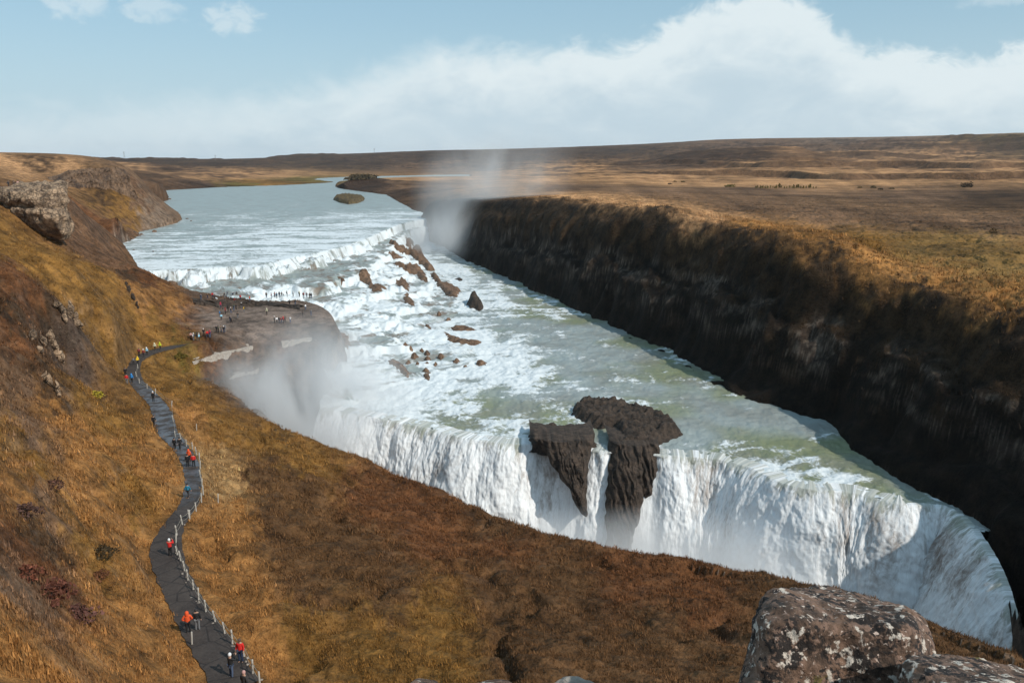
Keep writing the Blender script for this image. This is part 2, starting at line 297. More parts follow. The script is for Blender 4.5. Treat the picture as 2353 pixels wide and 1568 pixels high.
def height(x, y):
    """ground height, and masks used for the ground cover"""
    x = np.asarray(x, float); y = np.asarray(y, float); r = np.sqrt(x * x + y * y)
    zl = land_raw(x, y)
    # relief of the land itself
    far = sstep(250, 1200, r)
    near = sstep(14, 40, r) * (1 - sstep(200, 600, r))
    plat = sstep(14, 4, np.hypot((x + 60) / 2.0, (y - 195) / 2.2))
    east = (x > -60 + (480 - y) * .02) & (x > 20 - (y - 290) * .35)
    rel = near * (fbm(x / 16, y / 16, 11, 3) * .9 + fbm(x / 5, y / 5, 15, 3) * .35 + fbm(x / 2.0, y / 2.0, 21, 4, .6) * .27)
    rel -= near * .9 * sstep(.16, 0, np.abs(perlin(x / 20 + .2 * fbm(x / 6, y / 6, 36, 2), y / 16, 35)))
    rel = rel * (1 - .85 * plat) * np.where(east, .8, 1)
    big = fbm(x / 260, y / 260, 41, 5, .55)
    rel += far * (1 - sstep(3300, 4200, r)) * (big * 7.0 * np.clip(r / 2000, .2, 1.6)) * sstep(-36.5, -28, zl)
    rel += far * fbm(x / 60, y / 60, 47, 3) * .8 * sstep(-36, -33, zl)
    # low stepped scarps on the far plain
    s = np.sin(r / 95 + 2.2 * fbm(x / 420, y / 420, 52, 3) + x / 900)
    scarp = far * (sstep(-.12, .06, s) - .5) * 9.5 * sstep(500, 1200, r) * sstep(1.9, 1.0, r / 1700) * sstep(50, 400, x)
    zl = zl + rel + scarp
    # footpath bench
    dp, _, cpth = dist_line(x, y, PC)
    k = sstep(cpth[1] + 1.6, cpth[1] + .2, dp)
    zl = zl * (1 - k) + (cpth[0] - .05) * k
    riv = inside(x, y, RIV)
    jx = fbm(x / 11, y / 11, 61, 3); jy = fbm(x / 3.2, y / 3.2, 66, 2)
    dW, aW, (zW, sW) = dist_line(x, y, WB); dE, aE, (zE, sE) = dist_line(x, y, EB)
    fade = sstep(600, 300, r)
    eW = np.maximum(dW + fade * (jx * 1.3 + jy * 1.0) * sstep(0, 6, dW), 0); eE = np.maximum(dE + fade * (fbm(x / 24, y / 24, 64, 2) * 1.8) * sstep(0, 8, dE), 0)
    # rounded shoulder, then the full slope
    def drop(e, s, rr): return s * (e - rr * (1 - np.exp(-e / rr)))
    zw = zW + rel * .4 * sstep(8, 0, dW) - drop(eW, sW, np.where(sW > 1.65, .7, 2.5)) * (1 + .15 * jx)
    # the far wall: grassy upper slope, a band of rock, then scree
    hh = np.maximum(zE + 47, 3)
    dr = drop(eE, sE, 4.0) / hh
    dr = dr + sstep(.02, .2, dr) * fade * (.10 * fbm(aE / 9, dr * 3.2, 67, 3))
    dr = dr + (.078 * np.sin(dr * 12 + jx * 1.2 + aE * .015) + .015 * np.sin(dr * 34 + jx * 2)) * sstep(.05, .3, dr) * fade
    ze = zE + rel * .4 * sstep(8, 0, dE) - dr * hh - np.maximum(dr - 1.06, 0) * hh * 5
    wz, tt, d1, d2, s1, dl = water_z(x, y)
    down = inside(x, y, LIPDOWN)
    bed = np.where(down, np.maximum(-51.5 - 9 * dl, -76), wz - 1.1)
    bed = np.where((y < 98) & ~down, -76, bed)
    cut = np.maximum(np.maximum(zw, ze), bed)
    z = np.where(riv, cut, zl)
    info = dict(riv=riv, dW=dW, dE=dE, dp=dp, pw=cpth[1], r=r, scarp=s, east=east, plat=plat, drE=dr, zl=zl, isE=riv & (ze >= zw) & (ze > bed - .01), isW=riv & (zw > ze) & (zw > bed), jx=jx, aE=aE)
    return z, info

def hit(u, v, lo=8.0, hi=4000.0, n=1800):
    """where the sight line through a place in the photograph meets the ground"""
    r = ray(u, v); t = np.exp(np.linspace(math.log(lo), math.log(hi), n))
    P = r[None, :] * t[:, None]; z, _ = height(P[:, 0], P[:, 1])
    d = P[:, 2] - z; i = np.argmax(d < 0)
    if i == 0: return P[-1]
    k = d[i - 1] / (d[i - 1] - d[i]); p = P[i - 1] * (1 - k) + P[i] * k
    return p

# ------------------------------------------------------------------ mesh helpers
def mesh_obj(name, V, Fc, mats=(), parent=None, smooth=True, attrs=None, cols=None, kind=None, uvs=None):
    V = np.asarray(V, np.float32); Fc = np.asarray(Fc, np.int32); k = Fc.shape[1]
    me = bpy.data.meshes.new(name)
    me.vertices.add(len(V)); me.vertices.foreach_set('co', V.ravel())
    me.loops.add(Fc.size); me.loops.foreach_set('vertex_index', Fc.ravel())
    me.polygons.add(len(Fc)); me.polygons.foreach_set('loop_start', np.arange(0, Fc.size, k, dtype=np.int32))
    me.update(calc_edges=True)
    if smooth: me.polygons.foreach_set('use_smooth', np.ones(len(Fc), bool))
    for n_, a in (attrs or {}).items():
        at = me.attributes.new(n_, 'FLOAT', 'POINT'); at.data.foreach_set('value', np.asarray(a, np.float32).ravel())
    if cols is not None:
        at = me.color_attributes.new('Col', 'FLOAT_COLOR', 'POINT'); at.data.foreach_set('color', np.c_[cols, np.ones(len(cols))].astype(np.float32).ravel())
    for m in (mats if isinstance(mats, (list, tuple)) else [mats]): me.materials.append(m)
    o = bpy.data.objects.new(name, me); col.objects.link(o)
    if parent: o.parent = parent
    if kind: o['kind'] = kind
    return o
def compact(V, Fc, *arr):
    used = np.zeros(len(V), bool); used[Fc.ravel()] = True; idx = np.cumsum(used) - 1
    return V[used], idx[Fc], [a[used] for a in arr]
def grid_faces(nr, nc):
    i = np.arange((nr - 1) * nc).reshape(nr - 1, nc)[:, :-1].ravel()
    return np.stack([i, i + 1, i + nc + 1, i + nc], 1)
def tag(o, label, cat, group=None):
    o['label'] = label; o['category'] = cat
    if group: o['group'] = group
    return o
def empty(name, loc, rz=0):
    o = bpy.data.objects.new(name, None); col.objects.link(o); o.location = loc; o.rotation_euler = (0, 0, rz); o.empty_display_size = .3
    return o

def new_mat(name):
    m = bpy.data.materials.new(name); m.use_nodes = True
    n = NT(m.node_tree); b = m.node_tree.nodes['Principled BSDF']
    return m, n, b
def pos(n): return n.node('ShaderNodeNewGeometry').outputs['Position']
def bump(n, b, h, strength, dist):
    x = n.node('ShaderNodeBump'); n.put(x.inputs['Height'], h); x.inputs['Strength'].default_value = strength; x.inputs['Distance'].default_value = dist
    n.l.new(x.outputs[0], b.inputs['Normal'])

# ---- ground cover (colour zones stored on the mesh, broken up by noise)
def mat_ground(name, near=True):
    m, n, b = new_mat(name); p = pos(n)
    c = n.attr('Col', 'Color')
    a = n.noise(p, .35, 6, .65); f = n.noise(p, 2.2, 5, .7); g = n.noise(p, .06, 4, .6)
    v = n.math('ADD', n.ramp(a, .3, .7, .48, 1.5), n.math('MULTIPLY', n.math('SUBTRACT', f, .5), 1.8))
    f2 = n.noise(n.scale(p, (1, 1, .6)), 7.5, 4, .7)
    v = n.math('ADD', v, n.math('MULTIPLY', n.math('SUBTRACT', f2, .5), 1.5))
    v = n.math('MULTIPLY', v, n.ramp(g, .3, .7, .85, 1.15))
    cc = n.mix(1.0, c, v, 'MULTIPLY')
    mx = n.node('ShaderNodeVectorMath', operation='SCALE'); n.l.new(c, mx.inputs[0]); n.l.new(v, mx.inputs['Scale'])
    n.l.new(mx.outputs[0], b.inputs['Base Color'])
    b.inputs['Roughness'].default_value = .95; b.inputs['Specular IOR Level'].default_value = .15
    h = n.math('ADD', n.math('MULTIPLY', a, 1.2), n.math('MULTIPLY', f, .45))
    bump(n, b, h, .9, .8 if near else 1.8)
    return m
def mat_far(name):
    m, n, b = new_mat(name); p = pos(n); c = n.attr('Col', 'Color')
    a = n.noise(n.scale(p, (.6, 1, 1)), .02, 7, .7); f = n.noise(n.scale(p, (.7, 1, 1)), .13, 6, .75)
    v = n.math('ADD', n.ramp(a, .3, .7, .5, 1.45), n.math('MULTIPLY', n.math('SUBTRACT', f, .5), 2.4))
    mx = n.node('ShaderNodeVectorMath', operation='SCALE'); n.l.new(c, mx.inputs[0]); n.l.new(v, mx.inputs['Scale'])
    n.l.new(mx.outputs[0], b.inputs['Base Color'])
    b.inputs['Roughness'].default_value = .95; b.inputs['Specular IOR Level'].default_value = .1
    bump(n, b, n.math('ADD', n.noise(p, .05, 5, .6), n.math('MULTIPLY', n.noise(p, .4, 4, .6), .3)), .8, 6.0)
    return m
def mat_rock(name, dark, light, scale=1.0, lichen=None, streak=1.0, bumpd=.25, cracks=.5):
    m, n, b = new_mat(name); p = pos(n) if scale < 3 else n.node('ShaderNodeTexCoord').outputs['Object']
    q = n.scale(p, (1, 1, streak))
    a = n.noise(q, .5 * scale, 8, .68); f = n.noise(q, 3.0 * scale, 6, .7)
    c = n.mix(n.ramp(n.math('ADD', n.math('MULTIPLY', a, .65), n.math('MULTIPLY', f, .35)), .36, .64), dark, light)
    if lichen:
        for k, (lc, sc_, th) in enumerate(lichen):
            c = n.mix(n.ramp(n.noise(p, sc_, 5, .65, .3), th, th + .06), c, lc)
    n.l.new(c, b.inputs['Base Color']); b.inputs['Roughness'].default_value = .85
    vor = n.node('ShaderNodeTexVoronoi', feature='DISTANCE_TO_EDGE'); n.l.new(q, vor.inputs['Vector']); vor.inputs['Scale'].default_value = .9 * scale
    crack = n.ramp(vor.outputs['Distance'], 0, .08)
    bump(n, b, n.math('ADD', n.math('MULTIPLY', crack, cracks), n.math('ADD', a, n.math('MULTIPLY', f, .5))), .9, bumpd)
    return m

M_hill = mat_ground('hillside_turf'); M_wall = mat_ground('canyon_wall_turf', False); M_moor = mat_far('moorland')

# ------------------------------------------------------------------ terrain mesh (rings round the viewpoint, finer close by)
QUAL = 1.0
def rings(*segs):
    out = []
    for a, b, n_ in segs: out.append(np.exp(np.linspace(math.log(a), math.log(b), int(n_ * QUAL), endpoint=False)))
    return np.r_[np.concatenate(out), [segs[-1][1]]]
rr = rings((1.2, 26, 70), (26, 140, 430), (140, 520, 380), (520, 2200, 230), (2200, 14000, 110))
aa = np.linspace(R(-44), R(44), int(1000 * QUAL))
RG, AG = np.meshgrid(rr, aa, indexing='ij')
X = (RG * np.sin(AG)).ravel(); Y = (RG * np.cos(AG)).ravel()
Zs = np.empty_like(X); infos = []
CH = 150000
for i in range(0, len(X), CH):
    z, inf = height(X[i:i + CH], Y[i:i + CH]); Zs[i:i + CH] = z; infos.append(inf)
INF = {k: np.concatenate([q[k] for q in infos]) for k in infos[0]}
Zg0 = Zs.reshape(RG.shape); mE = (INF['isE'].reshape(RG.shape)) & (RG > 90) & (RG < 560)
for _ in range(3):
    q = Zg0.copy(); q[:, 1:-1] = (Zg0[:, :-2] + 2 * Zg0[:, 1:-1] + Zg0[:, 2:]) / 4; q[1:-1] = (q[:-2] + 2 * q[1:-1] + q[2:]) / 4
    Zg0 = np.where(mE, q, Zg0)
Zs = Zg0.ravel().copy()
V = np.c_[X, Y, Zs]
print('terrain heights', round(time.time() - T0, 1))

# colour zones: (u, v, colour); spread over the ground by distance in bearing / log range
gold = (.28, .132, .042); straw = (.34, .20, .085); ochre = (.20, .10, .026); olive = (.115, .082, .02); rust = (.125, .052, .021); brown = (.062, .034, .017); wall_shade_low = (.0155, .0105, .007); rusty = (.125, .066, .036); moss = (.20, .115, .038); wall_shade_top = (.044, .026, .0135); slope = (.112, .057, .025)  # the two canyon wall tones have the wall's shade mixed into their brown
grit = (.095, .062, .045); gravel = (.20, .14, .10); plum = (.15, .085, .048); tan = (.40, .215, .10)
CZ = [(60, 1500, gold), (250, 1500, gold), (380, 1480, gold), (60, 1380, plum), (130, 1320, rust), (220, 1350, gold), (40, 1250, rust), (100, 1250, brown), (200, 1260, ochre), (300, 1220, gold), (60, 1150, gold), (100, 1180, plum), (200, 1150, gold), (300, 1150, ochre), (60, 1060, ochre), (200, 1040, gold), (320, 1050, gold),
      (380, 1080, gold), (60, 960, plum), (140, 960, gold), (250, 960, ochre), (40, 860, plum), (40, 800, rust), (110, 870, brown), (200, 900, ochre), (150, 760, grit), (110, 730, brown), (70, 690, rust), (40, 650, rust), (200, 700, ochre), (250, 800, ochre), (330, 760, ochre), (230, 640, ochre), (260, 720, ochre),
      (80, 590, ochre), (150, 600, ochre), (30, 560, ochre), (40, 740, brown), (190, 570, rusty), (250, 600, rusty), (290, 630, brown), (330, 680, gold), (400, 710, gold), (440, 735, rust), (330, 640, rust), (380, 770, ochre),
      (200, 500, rusty), (250, 470, ochre), (300, 490, ochre), (250, 520, rust), (290, 530, rusty), (340, 490, gravel), (360, 505, gravel), (320, 455, plum), (320, 430, rusty), (370, 455, plum), (230, 440, brown),
      (420, 850, ochre), (400, 900, ochre), (500, 960, ochre), (600, 1020, ochre), (450, 960, gold), (470, 1060, straw), (520, 1100, straw), (600, 1100, slope), (700, 1060, ochre), (700, 1130, slope), (560, 1200, gold), (480, 1240, gold), (650, 1250, slope), (620, 1200, slope), (700, 1350, slope), (520, 1330, gold), (560, 1420, gold), (700, 1480, ochre), (620, 1520, gold),
      (850, 1150, rust), (950, 1170, rust), (800, 1250, slope), (900, 1350, slope), (1000, 1250, rust), (1150, 1260, rust), (850, 1500, ochre), (1000, 1450, ochre), (1000, 1540, ochre), (1200, 1500, slope), (1150, 1350, slope), (1300, 1350, slope), (1300, 1480, slope), (1450, 1330, rust), (1600, 1360, rust), (1500, 1450, slope), (1600, 1500, slope), (1150, 1215, slope), (1800, 1400, slope), (2100, 1480, slope), (2200, 1520, slope),
      (560, 700, grit), (650, 700, grit), (600, 740, grit), (500, 760, grit), (700, 740, grit), (480, 690, grit), (560, 760, plum), (640, 765, rust), (720, 765, brown), (480, 810, rust), (420, 815, olive),
      (500, 850, brown), (600, 850, brown), (560, 900, grit), (640, 900, grit),
      (1250, 500, wall_shade_top), (1500, 520, wall_shade_top), (1700, 560, wall_shade_top), (1900, 640, wall_shade_top), (2100, 720, wall_shade_top), (1300, 600, wall_shade_low), (1600, 700, wall_shade_low), (1900, 850, wall_shade_low), (2200, 950, wall_shade_low), (1500, 650, wall_shade_low), (1700, 800, wall_shade_low), (2100, 850, wall_shade_low), (2340, 900, wall_shade_low), (2200, 1100, wall_shade_low), (1400, 650, wall_shade_low), (1150, 560, wall_shade_low), (2300, 800, wall_shade_low),
      (1500, 470, tan), (1600, 490, tan), (1750, 515, gold), (1900, 545, gold), (1400, 460, tan), (1300, 450, tan), (1200, 445, tan), (2000, 600, gold), (2150, 640, gold), (2300, 690, gold), (2200, 560, moss), (2300, 620, moss), (2100, 570, moss), (2250, 590, moss), (2000, 550, ochre),
      (1700, 470, plum), (1900, 490, plum), (2100, 510, plum), (2300, 520, plum), (1700, 440, plum), (2100, 450, plum), (1500, 440, plum), (2300, 460, brown), (1300, 430, plum), (1700, 412, tan), (1500, 412, tan), (1900, 412, tan), (2200, 405, tan), (1250, 410, tan),
      (1300, 390, tan), (1500, 380, plum), (1700, 385, tan), (1900, 385, tan), (2200, 380, tan), (1700, 355, brown), (1600, 352, brown), (1900, 360, tan), (2200, 350, tan), (1700, 330, plum), (2000, 325, plum), (2300, 330, plum), (2300, 318, olive), (2000, 318, gravel),
      (1000, 410, tan), (900, 425, plum), (860, 412, brown), (1000, 440, plum), (950, 440, brown), (1100, 430, tan), (980, 470, brown), (1050, 500, wall_shade_low), (1000, 380, plum), (800, 370, brown), (1000, 360, brown), (1200, 355, brown), (1400, 350, brown), (650, 365, brown),
      (500, 400, tan), (400, 405, tan), (600, 400, tan), (450, 425, plum), (600, 418, ochre), (700, 413, olive), (550, 428, olive), (400, 385, plum), (300, 372, brown), (100, 372, brown), (500, 375, brown), (150, 385, tan), (30, 380, tan), (300, 380, tan)]
cz = []
for u, v, c in CZ:
    p = hit(u, v, 20, 6000, 700); cz.append((*lp(p[0], p[1]), *c))
cz = np.array(cz)
def zone_colour(x, y, r, zz):
    # ragged borders: move the lookup by noise
    a, b = lp(x + 0 * r, y)
    wa = fbm(x / np.clip(r * .05, 1.5, 200), y / np.clip(r * .05, 1.5, 200) , 71, 4, .6) if False else None
    n1_ = fbm(a * 55 + zz * .11, b * 26 - zz * .09, 71, 4, .6); n2_ = fbm(a * 55 + 40 - zz * .1, b * 26 + 9 + zz * .12, 76, 4, .6)
    a = a + n1_ * .022; b = b + n2_ * .06
    num = np.zeros((len(a), 3)); den = np.zeros(len(a))
    for q in cz:
        d = ((a - q[0]) * 1.25) ** 2 + ((b - q[1]) * .62) ** 2
        wgt = 1 / (d + 6e-5) ** 1.8; den += wgt
        num += wgt[:, None] * q[2:5]
    return num / den[:, None]
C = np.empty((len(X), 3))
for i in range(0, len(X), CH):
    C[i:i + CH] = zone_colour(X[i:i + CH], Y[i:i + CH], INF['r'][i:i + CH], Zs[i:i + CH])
# slope and rocky places
Zg = Zs.reshape(RG.shape); gr = np.gradient(Zg, axis=0) / np.gradient(RG, axis=0); ga = np.gradient(Zg, axis=1) / (RG * (aa[1] - aa[0]))
SL = np.sqrt(gr ** 2 + ga ** 2).ravel()
rockc = np.array([.085, .062, .05]); rockl = np.array([.24, .19, .15])
near_w = (INF['r'] < 420)
rk = sstep(1.15, 2.2, SL + .5 * fbm(X / 2.5, Y / 2.5, 81, 3)) * near_w * np.where(INF['riv'], 1, .2)
plt = np.clip(INF['plat'] * 1.6 + .35 * fbm(X / 5, Y / 5, 85, 3) - .25, 0, 1)
rk = np.where(INF['isE'], sstep(.30, .45, INF['drE'] + .1 * INF['jx']) * sstep(.95, .6, INF['drE']) * sstep(-.10, .25, fbm((X - Y) / 14, Zs / 2.2 + .02 * Y, 84, 4, .6)) * .8, rk)
rcol = np.where(INF['isE'], .75, 1)[:, None] * (rockc + (rockl - rockc) * sstep(-.1, .5, fbm(X / 1.2 + Zs, Y / 1.2, 83, 3))[:, None])
C = C * (1 - plt[:, None]) + np.array([.175, .13, .105]) * plt[:, None]
C = C * (1 - rk[:, None]) + rcol * rk[:, None]
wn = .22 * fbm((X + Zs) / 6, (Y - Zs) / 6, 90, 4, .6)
kb = sstep(.25, .6, INF['drE'] + wn)[:, None]; wall_shade_c = np.array(wall_shade_top) * (1 - kb) + np.array(wall_shade_low) * kb
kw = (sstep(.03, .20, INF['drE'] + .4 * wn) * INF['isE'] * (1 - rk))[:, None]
C = C * (1 - kw) + wall_shade_c * kw  # dark turf and basalt, darkened further to paint the wall as lying in shade
# grey-brown wet ground on the viewing shelf
# darker gravel at the water's edge and under water
wet = INF['riv'] & ~(INF['isE'] | INF['isW'])
C[wet] = (.07, .05, .038)
qs = np.clip(INF['r'] * .03, .8, 60)
C *= (1 + .25 * fbm((X + 1.7 * Zs) / qs, (Y - 1.3 * Zs) / qs, 88, 3))[:, None]
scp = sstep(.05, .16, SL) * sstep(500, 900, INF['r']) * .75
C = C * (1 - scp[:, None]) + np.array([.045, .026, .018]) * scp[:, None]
C = np.clip(C, .003, .6)
print('terrain colours', round(time.time() - T0, 1))

FT = grid_faces(len(rr), len(aa))
cen = FT[:, 0]
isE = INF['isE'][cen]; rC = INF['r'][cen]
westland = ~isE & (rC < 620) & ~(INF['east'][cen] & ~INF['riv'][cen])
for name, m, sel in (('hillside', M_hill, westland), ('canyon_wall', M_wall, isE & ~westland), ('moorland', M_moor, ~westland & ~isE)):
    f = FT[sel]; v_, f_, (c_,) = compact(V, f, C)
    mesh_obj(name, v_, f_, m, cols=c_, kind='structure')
print('terrain done', round(time.time() - T0, 1))

# ------------------------------------------------------------------ the river
def mat_water():
    m, n, b = new_mat('river_water'); p = pos(n)
    foam = n.attr('foam'); fs = n.attr('fs'); ft = n.attr('ft'); green = n.attr('green'); cas = n.attr('cas')
    cb = n.node('ShaderNodeCombineXYZ'); n.l.new(fs, cb.inputs[0]); n.l.new(ft, cb.inputs[1])
    st = n.noise(n.scale(cb.outputs[0], (1.0, .16, 1)), 1.3, 6, .68, .4)      # streaks along the flow
    tu = n.noise(n.scale(p, (1, 1, .3)), .30, 9, .66, .9)                    # churned foam
    t2 = n.noise(n.scale(p, (1, 1, .3)), 1.2, 7, .7, .6)
    tx = n.math('ADD', n.math('MULTIPLY', tu, .5), n.math('MULTIPLY', t2, .5))
    mixn = n.node('ShaderNodeMix', data_type='FLOAT'); n.put(mixn.inputs[0], cas); n.put(mixn.inputs[2], tx); n.put(mixn.inputs[3], n.math('ADD', n.math('MULTIPLY', st, .65), n.math('MULTIPLY', tx, .35)))
    th = n.math('SUBTRACT', .76, n.math('MULTIPLY', foam, .50))
    fm = n.ramp(mixn.outputs[0], th, n.math('ADD', th, .15))
    base = n.mix(green, (.30, .345, .345), (.20, .225, .125))
    brn = n.math('MULTIPLY', cas, n.ramp(n.noise(n.scale(cb.outputs[0], (1, .5, 1)), .28, 6, .65, .6), .47, .60))
    base = n.mix(n.math('MULTIPLY', brn, .85), base, (.17, .105, .065))
    base = n.mix(n.ramp(n.noise(p, .12, 4, .6), .35, .7, 0.0, .6), base, (.205, .20, .18), 'MIX')
    c = n.mix(fm, base, (.66, .71, .74))
    n.l.new(c, b.inputs['Base Color'])
    n.put(b.inputs['Roughness'], n.math('ADD', n.math('MULTIPLY', fm, .4), .38)); b.inputs['Specular IOR Level'].default_value = .35
    h = n.math('ADD', n.math('MULTIPLY', mixn.outputs[0], 1.0), n.math('MULTIPLY', fm, .25))
    bump(n, b, h, .6, .5)
    return m
M_water = mat_water()
rw = rings((78, 135, 260), (135, 520, 520), (520, 2600, 160))
aw = np.linspace(R(-36), R(36), int(1000 * QUAL))
RW, AW = np.meshgrid(rw, aw, indexing='ij'); xw = (RW * np.sin(AW)).ravel(); yw = (RW * np.cos(AW)).ravel()
zw_, tt, d1, d2, s1, dl = (np.empty_like(xw) for _ in range(6))
for i in range(0, len(xw), CH):
    a_ = water_z(xw[i:i + CH], yw[i:i + CH])
    for k, arr in enumerate((zw_, tt, d1, d2, s1, dl)): arr[i:i + CH] = a_[k]
casc = (tt > 0) & (tt < 1)
zg = zw_.reshape(RW.shape); sl = np.sqrt((np.gradient(zg, axis=0) / np.gradient(RW, axis=0)) ** 2 + (np.gradient(zg, axis=1) / (RW * (aw[1] - aw[0]))) ** 2).ravel()
n_a = fbm(xw / 9, yw / 9, 101, 4, .6); n_b = fbm(xw / 30, yw / 30, 107, 3)
up = tt <= 0
foam = np.zeros_like(xw)
# upper river: quiet far away, more broken water towards the falls
foam = np.where(up, .34 + .26 * sstep(150, 0, d1) + .10 * sstep(420, 150, yw) + .14 * n_b, foam)
foam = np.where(up, foam + .34 * sstep(.25, .7, ridged(xw / 40, (yw - .15 * xw) / 11, 111, 3) * .5) * sstep(800, 300, yw) + .10 * n_a, foam)
foam = np.where(casc, .53 - .10 * sstep(.14, .04, sl) + .28 * sstep(.08, .45, sl) + .30 * n_a + .22 * n_b + .24 * sstep(.36, .6, tt), foam)
foam = np.where(casc, np.minimum(foam, .84) + .08 * sstep(.3, .8, sl), foam)
pool = tt >= 1
foam = np.where(pool, .24 + .46 * sstep(24, 2, d2) + .16 * sstep(60, 20, d2) + .24 * n_b + .30 * n_a + .26 * sstep(16, 1, dl), foam)
foam = np.where(pool, foam + .25 * sstep(.35, .8, ridged((xw + .5 * yw) / 24, (yw - .35 * xw) / 7, 113, 3) * .5), foam)
# a white tongue of broken water runs down the pool from the foot of the cascade
tong = np.hypot((xw - (-4 + (182 - yw) * .55)) / 11, 0) ; foam = np.where(pool, foam + .24 * sstep(1.3, .2, tong) * sstep(215, 185, yw) * sstep(120, 150, yw), foam)
green = np.where(pool, sstep(-.35, .25, n_b) * sstep(4, 24, d2) * .95, .12)
cas = np.where(casc, 1.0, 0.0)
rough = fbm(xw / 2.2, yw / 2.2, 121, 3, .6)
zt = zw_ + np.where(up, .07, .13) * rough * sstep(900, 300, yw) * (1 + 1.2 * np.clip(foam, 0, 1)) + np.where(casc, .35 * fbm(s1 / 1.6, d1 / 7, 127, 3, .6) + .4 * n_a, 0)
zt = zt + np.where(pool, .35 * n_a * sstep(60, 5, d2), 0)
FW = grid_faces(len(rw), len(aw))
inriv = inside(xw, yw, RIV); near_land = np.minimum(*(dist_line(xw, yw, q[:, :2])[0] for q in (WB, EB)))
okv = (inriv | (near_land < 6)) & ~inside(xw, yw, LIPDOWN) & (yw > 97)
# water keeps clear of ground that is above it
okf = okv[FW].all(axis=1)
v_, f_, ar = compact(np.c_[xw, yw, zt], FW[okf], foam, s1, d1, green, cas)
mesh_obj('river', v_, f_, M_water, attrs=dict(foam=ar[0], fs=ar[1], ft=ar[2], green=ar[3], cas=ar[4]), kind='structure')
print('river', round(time.time() - T0, 1))

# ------------------------------------------------------------------ the lower falls
def mat_fall():
    m, n, b = new_mat('falling_water'); p = pos(n)
    fs = n.attr('fs'); ft = n.attr('ft'); den = n.attr('foam')
    cb = n.node('ShaderNodeCombineXYZ'); n.l.new(fs, cb.inputs[0]); n.l.new(ft, cb.inputs[1])
    a = n.noise(n.scale(cb.outputs[0], (1, .26, 1)), .45, 9, .68, .8); c2 = n.noise(n.scale(cb.outputs[0], (1, .42, 1)), 1.7, 7, .7, 1.0)
    x = n.math('ADD', n.math('MULTIPLY', a, .6), n.math('MULTIPLY', c2, .4))
    th = n.math('SUBTRACT', .74, n.math('MULTIPLY', den, .5))
    fm = n.ramp(x, n.math('SUBTRACT', th, .04), n.math('ADD', th, .2))
    topm = n.ramp(n.math('ADD', ft, n.math('MULTIPLY', n.math('SUBTRACT', a, .5), 9.0)), -.4, 1.9)
    f3 = n.noise(n.scale(cb.outputs[0], (1, .10, 1)), 3.4, 5, .65, .3)
    fm = n.math('MULTIPLY', fm, n.ramp(n.math('ADD', topm, n.math('MULTIPLY', n.math('SUBTRACT', c2, .5), 1.6)), .05, .6, .38, 1.0))
    c = n.mix(fm, n.mix(topm, (.27, .29, .23), (.30, .25, .22)), (.86, .88, .90)); c = n.mix(n.ramp(f3, .30, .55, .30, 0.0), c, (.42, .40, .39)); c = n.mix(n.ramp(c2, .35, .65), n.mix(.12, c, (.2, .19, .18)), c)
    n.l.new(c, b.inputs['Base Color']); b.inputs['Roughness'].default_value = .7; b.inputs['Specular IOR Level'].default_value = .2
    bump(n, b, n.math('ADD', x, n.math('MULTIPLY', f3, .3)), .45, .6)
    return m
M_fall = mat_fall()
def curtain(line, rows, H, out, fn=None, seed=200, lean=.18, den=None, back=None):
    """sheet of water rolling over the line and falling; out = how far the sheet is thrown"""
    n_ = len(line); s = np.r_[0, np.cumsum(np.linalg.norm(np.diff(line[:, :2], axis=0), axis=1))]
    tan_ = np.gradient(line[:, :2], axis=0); tan_ /= np.linalg.norm(tan_, axis=1)[:, None]
    for _ in range(30): tan_[1:-1] = (tan_[:-2] + 2 * tan_[1:-1] + tan_[2:]) / 4
    nrm = np.c_[tan_[:, 1], -tan_[:, 0]]                      # downstream side
    t = np.linspace(-.06, 1, rows) 
    S, Tt = np.meshgrid(s, t, indexing='xy'); tp = np.clip(Tt, 0, 1)
    drop = H * tp ** 1.6
    hor = out * (1 - (1 - np.clip(tp * 1.0, 0, 1)) ** 1.6) + lean * drop + np.where(Tt < 0, Tt * np.where(S > s[-1] - 30, 12, 50), 0)
    bulk = fbm(S / 8, drop / 18, seed, 3) * 1.1 * sstep(0, .2, tp) * np.where(S > s[-1] - 22, .3, 1) + fbm(S / 1.8, drop / 4, seed + 5, 4, .6) * .26 * sstep(0, .15, tp) + fbm(S / .5, drop / 1.1, seed + 9, 2) * .09 * sstep(0, .1, tp)
    if back is not None: bulk = bulk * (1 - .7 * back(S)) - 1.3 * back(S) * sstep(.02, .12, tp)
    hor = hor + bulk
    x = line[None, :, 0] + nrm[None, :, 0] * hor; y = line[None, :, 1] + nrm[None, :, 1] * hor
    z = line[None, :, 2] + .12 - drop + .14 * fbm(S / 1.6, tp * 4, seed + 12, 4, .6) * sstep(.3, 0, tp)
    d = .82 + .26 * fbm(S / 7, drop / 16, seed + 20, 3) + .22 * sstep(.35, .9, tp) - .12 * sstep(0, .05, tp) * sstep(.3, .1, tp)
    if den is not None: d = d + den(S, tp)
    return np.c_[x.ravel(), y.ravel(), z.ravel()], S, drop, d
lipd = smooth_line(LIP, 1100, 4)
sL = np.r_[0, np.cumsum(np.linalg.norm(np.diff(lipd[:, :2], axis=0), axis=1))]
sU = lambda u: float(sL[np.argmin([abs(CXP + FPX * q[0] / (q[1] * cp - q[2] * sp) - u) for q in lipd])])
rock_win = [(sU(1235), sU(1352)), (sU(1402), sU(1512))]
bk = lambda S: sum(sstep(a - 1.5, a + 1, S) * sstep(b + 1.5, b - 1, S) for a, b in rock_win)
V_, S_, D_, dn = curtain(lipd, 170, 25, 4.0, back=bk, den=lambda S, t: .22 * sstep(22, 8, S) + .12 * sstep(.75, 1, t))
FC = grid_faces(170, 1100)
